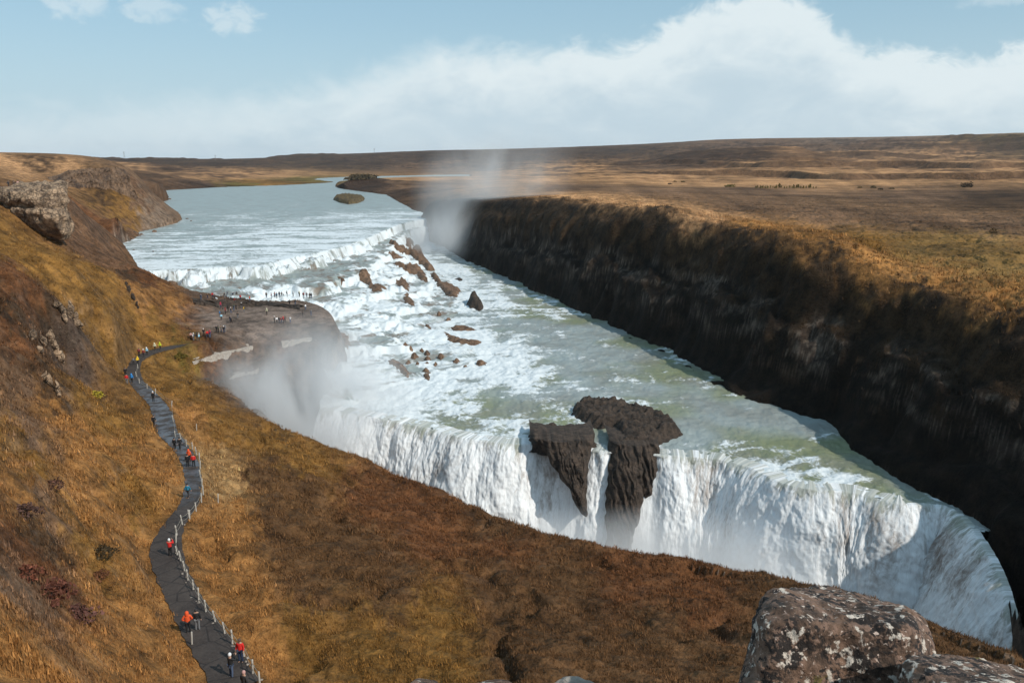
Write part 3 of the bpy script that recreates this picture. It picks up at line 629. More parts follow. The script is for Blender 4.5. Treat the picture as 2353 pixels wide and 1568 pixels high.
# gaps where the rock stands through the sheet are made with the rocks themselves
wf = mesh_obj('waterfall', V_, FC, M_fall, attrs=dict(foam=dn.ravel(), fs=S_.ravel(), ft=D_.ravel()), kind='structure')
print('falls', round(time.time() - T0, 1))

# ------------------------------------------------------------------ footpath
def mat_path():
    m, n, b = new_mat('wet_path'); p = pos(n)
    a = n.noise(p, .5, 5, .6); f = n.noise(p, 5, 5, .7); wet = n.attr('wet')
    vor = n.node('ShaderNodeTexVoronoi', feature='DISTANCE_TO_EDGE'); n.l.new(p, vor.inputs['Vector']); vor.inputs['Scale'].default_value = .42
    crack = n.ramp(vor.outputs['Distance'], 0.01, .035)
    c = n.mix(n.ramp(n.math('ADD', n.math('MULTIPLY', a, .5), n.math('MULTIPLY', f, .5)), .35, .65), (.040, .031, .028), (.080, .064, .056))
    c = n.mix(n.math('MULTIPLY_ADD', crack, .6, .4), (.02, .017, .017), c)
    pud = n.math('MULTIPLY', wet, n.ramp(n.noise(p, .6, 4, .6), .38, .6))
    c = n.mix(pud, c, (.10, .10, .11))
    n.l.new(c, b.inputs['Base Color']); n.put(b.inputs['Roughness'], n.math('SUBTRACT', .85, n.math('MULTIPLY', pud, .5))); b.inputs['Specular IOR Level'].default_value = .3
    bump(n, b, n.math('ADD', f, crack), .4, .05)
    return m
Pd = smooth_line(PC, 700, 2); tn = np.gradient(Pd[:, :2], axis=0); tn /= np.linalg.norm(tn, axis=1)[:, None]; nn = np.c_[-tn[:, 1], tn[:, 0]]
ac = np.linspace(-1, 1, 9); sA = np.r_[0, np.cumsum(np.linalg.norm(np.diff(Pd[:, :2], axis=0), axis=1))]
edge = .14 * perlin(sA / 1.3, sA * 0 + 3.1, 140)
pv = []
for i, a_ in enumerate(ac):
    wv = (Pd[:, 3] * sstep(0, .05, np.linspace(1, 0, 700)) + (edge if a_ > 0 else -edge)) * a_
    pv.append(np.c_[Pd[:, 0] + nn[:, 0] * wv, Pd[:, 1] + nn[:, 1] * wv, Pd[:, 2] + .02 + .03 * (1 - a_ * a_)])
pv = np.stack(pv, 0).reshape(-1, 3)
wetv = np.tile(sstep(70, 85, Pd[:, 1]) * sstep(140, 118, Pd[:, 1]), 9)
mesh_obj('path', pv, grid_faces(9, 700)[:, ::-1], mat_path(), kind='structure', attrs=dict(wet=wetv))

# ------------------------------------------------------------------ rocks
def perlin3(p, f, seed):
    return (perlin(p[:, 0] * f + 3.1, p[:, 1] * f, seed) + perlin(p[:, 1] * f, p[:, 2] * f + 7.7, seed + 1) + perlin(p[:, 2] * f + 1.3, p[:, 0] * f, seed + 2)) * .6
_ico = {}
def ico(n):
    if n not in _ico:
        bm = bmesh.new(); bmesh.ops.create_icosphere(bm, subdivisions=n, radius=1); bm.verts.ensure_lookup_table()
        _ico[n] = (np.array([v.co[:] for v in bm.verts]), np.array([[v.index for v in f.verts] for f in bm.faces])); bm.free()
    return _ico[n]
def hull_rock(pts, sub=4, p=14, amp=.06, seed=1, fr=1.0, strata=0.0):
    """rounded solid round a set of corner points, roughened"""
    pts = np.asarray(pts, float); c = pts.mean(0); q = pts - c; size = np.abs(q).max(0).mean()
    bm = bmesh.new(); [bm.verts.new(a) for a in q]; r_ = bmesh.ops.convex_hull(bm, input=bm.verts[:])
    bmesh.ops.recalc_face_normals(bm, faces=bm.faces[:]); planes = []
    for f in bm.faces:
        n_ = np.array(f.normal[:]); d = float(np.dot(n_, np.array(f.verts[0].co[:])))
        if d < 0: n_, d = -n_, -d
        if d > 1e-4: planes.append(n_ / d)
    bm.free(); D, Fc = ico(sub)
    s_ = np.zeros(len(D))
    P = np.unique(np.round(planes, 4), axis=0)
    for n_ in P: s_ += np.maximum(D @ n_, 0) ** p
    r = 1 / np.maximum(s_ ** (1 / p), 1e-6)
    Vr = D * r[:, None]; f = fr / size
    n_ = perlin3(Vr, f * 1.2, seed) + .5 * perlin3(Vr, f * 2.7, seed + 9) + .28 * perlin3(Vr, f * 6.5, seed + 17) + (.16 * perlin3(Vr, f * 15, seed + 23) if sub > 4 else 0) + (.1 * perlin3(Vr, f * 36, seed + 29) if sub > 5 else 0)
    Vr = Vr * (1 + amp * n_[:, None] * 1.6)
    if strata: Vr[:, :2] *= (1 + strata * np.sin(Vr[:, 2] / size * 14 + 3 * perlin3(Vr, f, seed + 40)))[:, None]
    return Vr, Fc, c
def rand_rock(size, seed, sub=3, **k):
    g = np.random.default_rng(seed); pts = g.normal(size=(13, 3)); pts /= np.linalg.norm(pts, axis=1)[:, None]; pts *= np.array(size) * g.uniform(.8, 1.1, (13, 1))
    Vr, Fc, c = hull_rock(pts, sub=sub, p=9, seed=seed, **k); return Vr + c, Fc
def slab(name, outline, h, mat, seed, label, cat='rock', group=None, z_from=None, res=.4, rough=.35, soft=2.0, parent=None, zbase=None, cols=None):
    """rock standing out of the water over an outline on the ground plan"""
    O = np.asarray(outline, float); lo = O.min(0)[:2] - 1; hi = O.max(0)[:2] + 1
    nx = max(6, int((hi[0] - lo[0]) / res)); ny = max(6, int((hi[1] - lo[1]) / res)); nx, ny = min(nx, 160), min(ny, 160)
    gx, gy = np.meshgrid(np.linspace(lo[0], hi[0], nx), np.linspace(lo[1], hi[1], ny), indexing='xy'); gx = gx.ravel(); gy = gy.ravel()
    cl = np.r_[O[:, :2], O[:1, :2]]; d, _, _ = dist_line(gx, gy, cl); d = np.where(inside(gx, gy, O), d, -d)
    d = d + fbm(gx / 1.4, gy / 1.4, seed, 3) * .35
    zb = water_z(gx, gy)[0] if zbase is None else np.full(gx.shape, zbase)
    hh = h * sstep(-.2, soft, d) * (1 + .35 * fbm(gx / 3, gy / 3, seed + 3, 3)) + rough * (ridged(gx / 1.8, gy / 1.1, seed + 5, 3) * .4 + fbm(gx / .8, gy / .8, seed + 7, 2) * .4) * sstep(0, 1, d)
    z = zb + np.where(d < 0, np.maximum(d * 2.5, -1.2), hh)
    f = grid_faces(ny, nx); f = f[(d[f] > -.7).any(axis=1)]
    v_, f_, _a = compact(np.c_[gx, gy, z], f)
    c0 = np.array([O[:, 0].mean(), O[:, 1].mean(), zb.mean()])
    o = mesh_obj(name, v_ - c0, f_, mat, parent=parent); o.location = c0
    if parent is None: tag(o, label, cat, group)
    return o
M_rock = mat_rock('wet_basalt', (.012, .009, .007), (.095, .065, .047), 1.6, bumpd=.5, cracks=.25)
M_brown = mat_rock('brown_ledge_rock', (.06, .034, .02), (.24, .145, .09), 1.0, bumpd=.3)
M_out = mat_rock('weathered_outcrop_rock', (.055, .034, .022), (.60, .41, .265), .9, bumpd=1.0, cracks=.8)
M_bould = mat_rock('lichen_boulder', (.028, .016, .010), (.25, .145, .095), 4.0, lichen=[((.016, .010, .008), 6.0, .50), ((.20, .12, .085), 16.0, .53), ((.62, .54, .46), 10.0, .565), ((.55, .42, .35), 26.0, .60), ((.012, .008, .007), 19.0, .58), ((.17, .14, .03), 3.2, .66)], bumpd=.07, cracks=0)
M_pale = mat_rock('pale_stone', (.20, .16, .13), (.46, .40, .34), 5.0, lichen=[((.05, .035, .03), 14.0, .66)], bumpd=.04)

def px(L, z): return np.array([PZ(u, v, z)[:2] for u, v in L])
z5 = lambda L: [(651.3 + x * .26699, 325.6 + y * .26699) for x, y in L]
zm = lambda L: [(604.8 + x * .26704, 651.3 + y * .26704) for x, y in L]
z6 = lambda L: [(1023.4 + x * .32635, 790.8 + y * .32635) for x, y in L]
z1 = lambda L: [(x * .29668, 279.1 + y * .29668) for x, y in L]
def water_px(u, v):
    """place on the river surface seen at u, v"""
    z = -41.0
    r = ray(u, v); ts = np.linspace(-35 / r[2], -48 / r[2], 240); P = r[None] * ts[:, None]
    wz = water_z(P[:, 0], P[:, 1])[0]; i = np.argmax(P[:, 2] < wz)
    return P[i]
def wpx(L): return np.array([water_px(u, v)[:2] for u, v in L])
# dark rock island that splits the lower falls: top slab, two walls standing in front of the sheet
ri = empty('rock_island', PZ(1440, 1000, -47.5)); tag(ri, 'dark basalt island splitting the lower falls, with a thin fall through its cleft', 'rock island')
def under(o, par):
    o.parent = par; o.matrix_parent_inverse = Matrix.Identity(4); o.location = Vector(o.location) - Vector(par.location)
sl_ = slab('upper_slab', px(z6([(870, 480), (930, 420), (1080, 412), (1250, 430), (1430, 480), (1600, 540), (1670, 630), (1560, 665), (1480, 700), (1515, 722), (1185, 722), (1190, 700), (1230, 690), (1200, 640), (1180, 585), (1100, 590), (1000, 565), (900, 515)]), -47.4), 1.5, M_rock, 301, '', parent=ri, zbase=-47.6, res=.22, rough=.9, soft=1.6)
sl_.location = Vector(sl_.location) - ri.location
sl2 = slab('lower_slab', px(z6([(580, 640), (640, 590), (780, 565), (850, 640), (960, 660), (1070, 690), (1060, 712), (700, 715), (605, 690)]), -47.6), .8, M_rock, 305, '', parent=ri, zbase=-47.8, res=.22, rough=.8, soft=1.4)
sl2.location = Vector(sl2.location) - ri.location
def wedge(name, rows, seed, bulge):
    """rock wall; rows of (v, u left, u right, y of its face)"""
    v = np.array(rows, float); vv = np.linspace(v[0, 0], v[-1, 0], 90); uL = np.interp(vv, v[:, 0], v[:, 1]); uR = np.interp(vv, v[:, 0], v[:, 2]); yy = np.interp(vv, v[:, 0], v[:, 3])
    ncol = 70; a = np.linspace(0, 1, ncol); V = []
    for k in range(90):
        p0 = PY(uL[k], vv[k], yy[k]); p1 = PY(uR[k], vv[k], yy[k])
        ss = np.sin(a * np.pi) ** .55
        P = p0[None] * (1 - a[:, None]) + p1[None] * a[:, None]; P[:, 1] -= bulge * ss - 2.6 * (1 - ss) ** 1.5
        V.append(P)
    V = np.concatenate(V)
    n_ = perlin3(V, .22, seed) * 1.0 + .45 * perlin3(V * np.array([1, 1, .35]), .9, seed + 3) + .2 * perlin3(V * np.array([1, 1, .5]), 2.5, seed + 6)
    colm = np.abs(perlin(V[:, 0] * 1.1 + .3 * V[:, 2], V[:, 2] * .12, seed + 30)) * 1.1 + .35 * np.abs(perlin(V[:, 0] * 2.7, V[:, 2] * .7, seed + 31))
    V[:, 1] -= n_ * .9 - colm; V[:, 0] += .35 * perlin3(V, .7, seed + 8)
    # cap reaching back into the slab
    cap = V[:ncol].copy(); cap[:, 1] += 9; cap[:, 2] += -.15; V = np.r_[cap, V]
    o = mesh_obj(name, V - np.array(ri.location), grid_faces(91, ncol), M_rock, parent=ri); return o
wedge('right_wall', [(1022, 1404, 1520, 124.6), (1050, 1402, 1520, 123.4), (1084, 1400, 1518, 122.2), (1130, 1397, 1506, 120.9), (1176, 1395, 1482, 119.8), (1215, 1396, 1470, 118.9), (1254, 1397, 1458, 118.2), (1310, 1400, 1446, 117)], 320, .9)
wedge('left_wall', [(1014, 1218, 1372, 125.2), (1030, 1236, 1368, 124.6), (1058, 1258, 1358, 123.6), (1094, 1280, 1353, 122.5), (1127, 1302, 1350, 121.6), (1160, 1322, 1349, 120.7), (1186, 1334, 1349, 120.2)], 330, .8)

CR = [  # outline, height, label
 (z5([(900, 880), (960, 880), (1040, 930), (1100, 935), (1120, 895), (1175, 895), (1205, 980), (1260, 1050), (1305, 1105), (1240, 1105), (1170, 1055), (1120, 1005), (1080, 970), (1000, 965), (950, 910)]), 2.6, 'long brown ledge rock bent like an elbow beside the far plunge'),
 (z5([(1050, 840), (1100, 832), (1128, 880), (1100, 907), (1052, 890)]), 2.2, 'squarish brown rock topmost in the cascade, above the elbow ledge'),
 (z5([(900, 945), (950, 945), (1050, 1000), (1062, 1014), (980, 1004), (920, 975)]), 1.0, 'thin flat brown ledge just left of the elbow ledge'),
 (z5([(940, 1045), (1040, 1055), (1130, 1065), (1200, 1108), (1252, 1205), (1200, 1195), (1140, 1145), (1040, 1095)]), 1.6, 'brown ledge sloping down to the right below the elbow ledge'),
 (z5([(650, 1118), (705, 1115), (752, 1170), (782, 1240), (740, 1252), (690, 1212), (652, 1155)]), 1.8, 'tall brown rock in the middle of the cascade'),
 (z5([(735, 1262), (790, 1236), (860, 1248), (892, 1275), (830, 1292), (760, 1288)]), 1.2, 'flat rounded brown rock at the foot of the tall cascade rock'),
 (z5([(962, 1190), (1010, 1160), (1050, 1188), (1087, 1240), (1087, 1278), (1030, 1255), (970, 1222)]), 1.6, 'pointed brown rock with white water on both sides'),
 (z5([(1258, 1128), (1330, 1155), (1362, 1218), (1440, 1238), (1525, 1280), (1490, 1335), (1420, 1325), (1370, 1285), (1320, 1235), (1270, 1165)]), 1.8, 'long mossy brown spur reaching into the pool'),
 (z5([(445, 1158), (490, 1163), (528, 1222), (500, 1218)]), .9, 'small slanting brown rock leftmost in the cascade'),
 (z5([(1030, 1308), (1085, 1300), (1108, 1360), (1132, 1425), (1092, 1402), (1045, 1380)]), .6, 'low wet brown shelf above the last white steps'),
 (zm([(1045, 670), (1130, 655), (1195, 690), (1255, 760), (1245, 805), (1180, 765), (1110, 715)]), 1.0, 'broad grey-brown rock half washed by spray near the headland'),
 (zm([(1368, 750), (1410, 732), (1445, 770), (1425, 832), (1380, 815)]), 1.3, 'dark brown rock lowest in the cascade'),
 (zm([(1500, 393), (1560, 415), (1640, 455), (1740, 485), (1850, 492), (1885, 505), (1800, 522), (1680, 518), (1580, 475)]), .7, 'low curved brown ledge with white water pouring over its edge'),
 (zm([(1615, 375), (1700, 362), (1775, 375), (1840, 400), (1760, 408), (1640, 404)]), .6, 'flat scatter of dark stones in the pool above the curved ledge'),
 (zm([(1400, 345), (1430, 360), (1445, 390), (1410, 375)]), .6, 'small brown rock between the last white steps'),
 (zm([(635, 430), (722, 430), (750, 520), (735, 600), (690, 545)]), .8, 'wet grey rock step beside the headland cliff'),
]
for i, (o_, h, lb) in enumerate(CR):
    slab('cascade_rock', wpx(o_), h * .62, M_brown, 340 + 11 * i, lb, 'rock', 'rocks in the cascade', res=.3, rough=.45, soft=1.6)
slab('pool_rock', wpx(z5([(1575, 1405), (1598, 1368), (1655, 1362), (1705, 1390), (1725, 1430), (1690, 1450), (1600, 1435)])), 3.0, M_rock, 520, 'lone jagged dark rock standing in the green pool', 'rock', res=.3, rough=.8, soft=1.8)
slab('pool_rock', wpx(z5([(1470, 1182), (1510, 1176), (1552, 1190), (1505, 1203)])), .9, M_rock, 525, 'small dark rock in the pool near the dark canyon wall', 'rock', res=.3)
for i, (x, y, a, b) in enumerate([(1220, 540, 30, 16), (1280, 575, 28, 13), (1300, 630, 34, 22), (1410, 610, 28, 14), (1365, 585, 15, 9), (1530, 630, 24, 17), (1325, 692, 20, 11), (1250, 680, 18, 9), (1410, 650, 22, 11), (1660, 672, 32, 12), (1410, 697, 22, 11), (1880, 692, 38, 11), (1570, 745, 16, 10), (1740, 715, 20, 8), (1480, 700, 14, 8), (1590, 320, 24, 12), (1510, 265, 18, 10)]):
    ol = zm([(x + a * math.cos(t) * (1 + .2 * math.sin(3 * t + i)), y + b * math.sin(t)) for t in np.linspace(0, 2 * math.pi, 9)[:-1]])
    slab('cascade_stone', wpx(ol), .8, M_brown, 560 + 7 * i, 'one of the small brown stones strewn through the white foot of the cascade', 'rock', 'small stones at the foot of the cascade', res=.22, rough=.3, soft=.8)
for u, v, a, b, h, lb in [(396, 660, 19, 10, 2.6, 'big rounded brown boulder at the foot of the first white step, by the shelf'), (429, 686, 15, 7, 1.8, 'low brown boulder on the viewing shelf below the bigger boulder')]:
    p = PZ(u, v, -38.5); w_ = a / FPX * p[1]
    Vr, Fr = rand_rock((w_, w_ * .8, h), int(u), 4, amp=.05); o = mesh_obj('boulder', Vr, Fr, M_brown); o.location = p; tag(o, lb, 'boulder')
SR = [(1195, 848, 25, 15, 'lone boulder standing in the river off the left bank'), (1280, 684, 42, 22, 'dark brown boulder highest on the rocky point'), (1330, 712, 40, 22, 'brown boulder in the middle of the rocky point'), (1370, 752, 46, 26, 'brown boulder at the tip of the rocky point'),
      (1447, 750, 18, 7, 'small stone in the water just off the rocky point'), (1482, 768, 15, 5, 'outermost small stone off the rocky point'), (1052, 862, 36, 32, 'big rounded boulder on the left river bank'), (1310, 598, 20, 10, 'dark stone on the bank upstream of the rocky point'),
      (1035, 990, 14, 7, 'small stone in the shallows, middle of the three near the bend'), (865, 992, 16, 8, 'small stone in the shallows closest to the grassy slope'), (975, 944, 14, 6, 'small stone at the water line below the bank boulder'), (1185, 1003, 14, 5, 'flat stone in the shallows farthest from the grassy slope'), (1020, 905, 30, 14, 'brown bank boulder partly in the river')]
for i, (x, y, a, b, lb) in enumerate(SR):
    (u, v), = z1([(x, y + b * .5)]); p = PZ(u, v, -35); w_ = a * .29668 / FPX * p[1] * 1.02; h_ = b * .29668 / FPX * p[1] * 1.1
    Vr, Fr = rand_rock((w_, w_ * .8, h_ * 1.2), 700 + i, 3, amp=.06); o = mesh_obj('shore_boulder', Vr, Fr, M_brown); o.location = p; tag(o, lb, 'boulder', 'boulders along the left river bank')
# grassy islet
M_islet = mat_rock('islet_scrub', (.045, .03, .015), (.17, .12, .05), 1.0, bumpd=.5)
isl = slab('islet', wpx(z5([(425, 500), (440, 485), (500, 475), (600, 475), (700, 490), (690, 510), (640, 530), (560, 540), (480, 525)])), 2.2, M_islet, 610, 'small scrub-covered islet in the wide upper river', 'islet', res=.5, rough=1.6, soft=3.0)

# ------------------------------------------------------------------ ground under a point of the finished mesh
lr = np.log(rr)
def ground(x, y):
    x = np.asarray(x, float); y = np.asarray(y, float); r = np.hypot(x, y); a = np.arctan2(x, y)
    i = np.clip(np.searchsorted(rr, r) - 1, 0, len(rr) - 2); j = np.clip(((a - aa[0]) / (aa[1] - aa[0])).astype(int), 0, len(aa) - 2)
    fr = np.clip((r - rr[i]) / (rr[i + 1] - rr[i]), 0, 1); fa = np.clip((a - aa[j]) / (aa[1] - aa[0]), 0, 1)
    z = (Zg[i, j] * (1 - fa) + Zg[i, j + 1] * fa) * (1 - fr) + (Zg[i + 1, j] * (1 - fa) + Zg[i + 1, j + 1] * fa) * fr
    return z, i * len(aa) + j
def stand(u, v, lo=15.0, hi=3000.0):
    r = ray(u, v); t = np.exp(np.linspace(math.log(lo), math.log(hi), 4000)); P = r[None] * t[:, None]
    z, _ = ground(P[:, 0], P[:, 1]); d = P[:, 2] - z; i = np.argmax(d < 0)
    if i == 0: return P[-1]
    p = P[i]; return np.array([p[0], p[1], ground(p[0], p[1])[0]])

# outcrop at the left, and the columned cliff beyond it
def blocky(V, f, seed, amp):
    b = np.stack([np.round(perlin3(V + 7 * k, f, seed + k) * 5) / 5 for k in range(3)], 1); return V + b * amp
oc = empty('rock_outcrop', PY(90, 500, 186)); tag(oc, 'tall pale brown rock outcrop standing out of the left slope', 'rock outcrop')
def outp(name, pts, seed, sub=6, amp=.05, strata=.02):
    P = [PY(*q) for q in pts]; Vr, Fr, c = hull_rock(P, sub=sub, p=12, amp=amp, seed=seed, fr=1.3, strata=strata)
    Vr = blocky(Vr, .32, seed, .9); Vr = blocky(Vr, .9, seed + 5, .3)
    mesh_obj(name, Vr + c - np.array(oc.location), Fr, M_out, parent=oc)
outp('upper_block', [(-10, 436, 184), (150, 418, 186), (40, 424, 200), (152, 420, 198), (155, 482, 184), (148, 500, 196), (20, 498, 184), (25, 440, 181), (120, 426, 181), (120, 490, 180), (0, 520, 194)], 801)
outp('lower_block', [(22, 480, 182), (150, 470, 182), (164, 515, 184), (150, 552, 184), (110, 538, 181), (60, 520, 181), (30, 505, 184), (60, 480, 200), (150, 480, 200), (160, 540, 196), (40, 540, 196), (95, 480, 178), (130, 520, 178)], 811)
def cliff(name, top, bot, seed, label, cat, mat, n=260, m=60, col_w=2.2, amp=1.6, group=None, back_=2.0, skirt=3.0):
    B0 = np.array([stand(q[0], q[1], 40) for q in bot]); T0_ = np.array([PY(q[0], q[1], b_[1] + back_) for q, b_ in zip(top, B0)])
    T = resample(T0_, n); B = resample(B0, n)
    s_ = np.r_[0, np.cumsum(np.linalg.norm(np.diff(T[:, :2], axis=0), axis=1))]
    a = np.linspace(0, 1, m); V = T[None] * (1 - a[:, None, None]) + B[None] * a[:, None, None]
    tn_ = B[-1] - B[0]; nr = np.array([tn_[1], -tn_[0], 0]); nr /= np.linalg.norm(nr); nr *= np.sign(-(nr @ B[n // 2])) or 1
    S_2 = np.broadcast_to(s_[None], (m, n)); A2 = np.broadcast_to(a[:, None], (m, n))
    cells = np.abs(perlin(S_2 / col_w, A2 * 2.2, seed)) * 1.4 + .8 * perlin(S_2 / (col_w * 4), A2 * 3, seed + 1) + .3 * fbm(S_2 / 1.2, A2 * 9, seed + 2, 2)
    off = amp * (cells + .9 * sstep(0, 1, A2))
    V = V + nr[None, None] * off[:, :, None]; V[:, :, 2] += .5 * perlin(S_2 / 6, A2 * 3, seed + 4)
    back = V[0] - nr[None] * (amp * 5) + np.array([0, 0, -.4]); back2 = V[-1] + nr[None] * .3 + np.array([0, 0, -skirt])
    back[:, 2] = np.minimum(back[:, 2], ground(back[:, 0], back[:, 1])[0] + .3); back0 = back - nr[None] * 6; back0[:, 2] = ground(back0[:, 0], back0[:, 1])[0] - 1.5; V = np.concatenate([back0[None], back[None], V, back2[None]], 0)
    c0 = V.reshape(-1, 3).mean(0); c0[2] = V[-2, :, 2].mean()
    o = mesh_obj(name, V.reshape(-1, 3) - c0, grid_faces(m + 3, n), mat); o.location = c0; tag(o, label, cat, group); return o
M_cliff = mat_rock('columned_cliff_rock', (.055, .032, .021), (.24, .145, .085), .5, streak=.4, bumpd=1.2)
cliff('rock_cliff', [(118, 424, 352), (135, 404, 360), (155, 391, 372), (200, 387, 385), (262, 384, 398), (288, 390, 408), (312, 455, 425)], [(120, 425, 345), (138, 426, 350), (156, 427, 362), (200, 428, 374), (262, 436, 386), (296, 450, 396), (312, 460, 410)], 850, 'long columned rock cliff along the far left hilltop', 'cliff', M_cliff, back_=6, skirt=8)
# rock ribs on the left slope
def rib(cols_, seed, label, mat):
    p0 = stand(cols_[0][0], cols_[0][1] + cols_[0][3] * .5, 40); e = empty('rock_rib', p0); tag(e, label, 'rock')
    for i, (u, v, w_, h_) in enumerate(cols_):
        p = stand(u, v + h_ * .5, 40); sc_ = p[1] / FPX; a_, b_ = w_ * sc_ * .62, h_ * sc_ * .55
        Vr, Fr = rand_rock((a_, a_ * .9, b_ * 1.15), seed + i, 4, amp=.13, fr=1.6); Vr = blocky(Vr, 1.1, seed + i, .22)
        o = mesh_obj('rock_column', Vr, Fr, mat, parent=e); o.location = p + np.array([0, .25 * a_, b_ * .7]) - p0
    return e
rib([(140, 705, 16, 34), (152, 722, 14, 44), (165, 712, 16, 48), (176, 728, 14, 40), (184, 745, 12, 30), (128, 700, 12, 24)], 860, 'upper of the two dark rock ribs on the steep left slope', M_out)
rib([(78, 768, 22, 30), (98, 778, 20, 34), (116, 770, 16, 40), (128, 792, 14, 48), (140, 812, 12, 44), (92, 798, 16, 24)], 870, 'lower, wider of the two rock ribs on the steep left slope', M_out)
rib([(100, 856, 16, 26), (114, 872, 16, 32), (128, 886, 16, 34), (136, 902, 12, 26)], 880, 'pale rock face at the end of the near grassy fold', M_out)
rib([(296, 662, 10, 18), (305, 680, 10, 22), (316, 698, 9, 22), (290, 652, 7, 10)], 890, 'small dark rock rib high on the slope left of the shelf', M_rock)
# pale bands in the headland
cliff('rock_band', [(433, 826, 172), (470, 812, 174), (520, 800, 176), (575, 790, 178)], [(440, 834, 171), (474, 822, 173), (524, 809, 175), (578, 797, 177)], 884, 'long pale rock band across the headland face below the viewing shelf', 'rock', M_pale, n=160, m=20, col_w=1.5, amp=.4)
cliff('rock_band', [(645, 782, 178), (690, 774, 179), (735, 768, 180)], [(648, 796, 177), (692, 784, 178), (736, 776, 179)], 890, 'pale rock band at the right end of the headland face', 'rock', M_pale, n=120, m=20, col_w=1.5, amp=.4)
cliff('rock_band', [(520, 862, 164), (560, 850, 166), (590, 842, 167)], [(524, 870, 163), (562, 858, 165), (592, 849, 166)], 896, 'short pale rock band lowest on the headland face', 'rock', M_pale, n=80, m=16, col_w=1.5, amp=.3)
cliff('rock_step', [(440, 683, 208), (500, 690, 206), (560, 690, 206), (620, 694, 206), (690, 700, 204)], [(445, 694, 205), (500, 704, 203), (560, 702, 203), (620, 702, 203), (690, 712, 201)], 899, 'low dark rock step running across the viewing shelf', 'rock', M_rock, n=200, m=20, col_w=1.8, amp=.5)

# foreground boulders
def fboulder(name, pts, seed, mat, label, sub=7, amp=.075, group=None):
    P = [PY(*q) for q in pts]; Vr, Fr, c = hull_rock(P, sub=sub, p=22, amp=amp, seed=seed, fr=1.6)
    o = mesh_obj(name, Vr, Fr, mat); o.location = c; tag(o, label, 'boulder', group); return o
fboulder('boulder', [(1782, 1338, 4.6), (1840, 1338, 4.9), (1975, 1356, 4.9), (2075, 1378, 4.8), (2150, 1462, 4.7), (2150, 1490, 4.5), (1725, 1500, 4.3), (1700, 1660, 4.1), (1760, 1440, 3.95), (2100, 1440, 3.95), (1745, 1900, 3.6), (2200, 1900, 3.6), (2150, 1640, 4.0), (1800, 1900, 5.2), (2200, 1900, 5.4), (1900, 1345, 5.3)], 901, M_bould, 'big angular lichen-speckled boulder in the near right corner')
fboulder('boulder', [(2060, 1590, 3.5), (2085, 1515, 3.7), (2140, 1482, 3.9), (2200, 1478, 4.0), (2280, 1496, 4.0), (2440, 1555, 4.0), (2100, 1600, 3.2), (2400, 1620, 3.2), (2050, 1900, 3.1), (2500, 1900, 3.1), (2100, 1800, 4.2), (2500, 1800, 4.2)], 911, M_bould, 'low lichen-speckled boulder leaning against the big one, cut by the frame')
fboulder('stone', [(1262, 1572, 5.0), (1290, 1552, 5.2), (1330, 1549, 5.2), (1368, 1566, 5.1), (1250, 1640, 4.9), (1400, 1640, 4.9), (1300, 1640, 5.6), (1380, 1640, 5.6)], 921, M_pale, 'pale rounded stone peeking over the bottom edge of the view', sub=5)
fboulder('stone', [(1085, 1566, 5.0), (1110, 1558, 5.2), (1160, 1558, 5.2), (1180, 1568, 5.1), (1070, 1640, 4.9), (1200, 1640, 4.9), (1100, 1640, 5.6), (1180, 1640, 5.6)], 927, M_bould, 'flat brown stone just left of the pale one at the bottom edge', sub=5)
fboulder('stone', [(940, 1566, 5.0), (965, 1559, 5.2), (1000, 1561, 5.2), (1010, 1568, 5.1), (930, 1640, 4.9), (1030, 1640, 4.9), (950, 1640, 5.6), (1010, 1640, 5.6)], 933, M_bould, 'small dark stone leftmost along the bottom edge', sub=5)

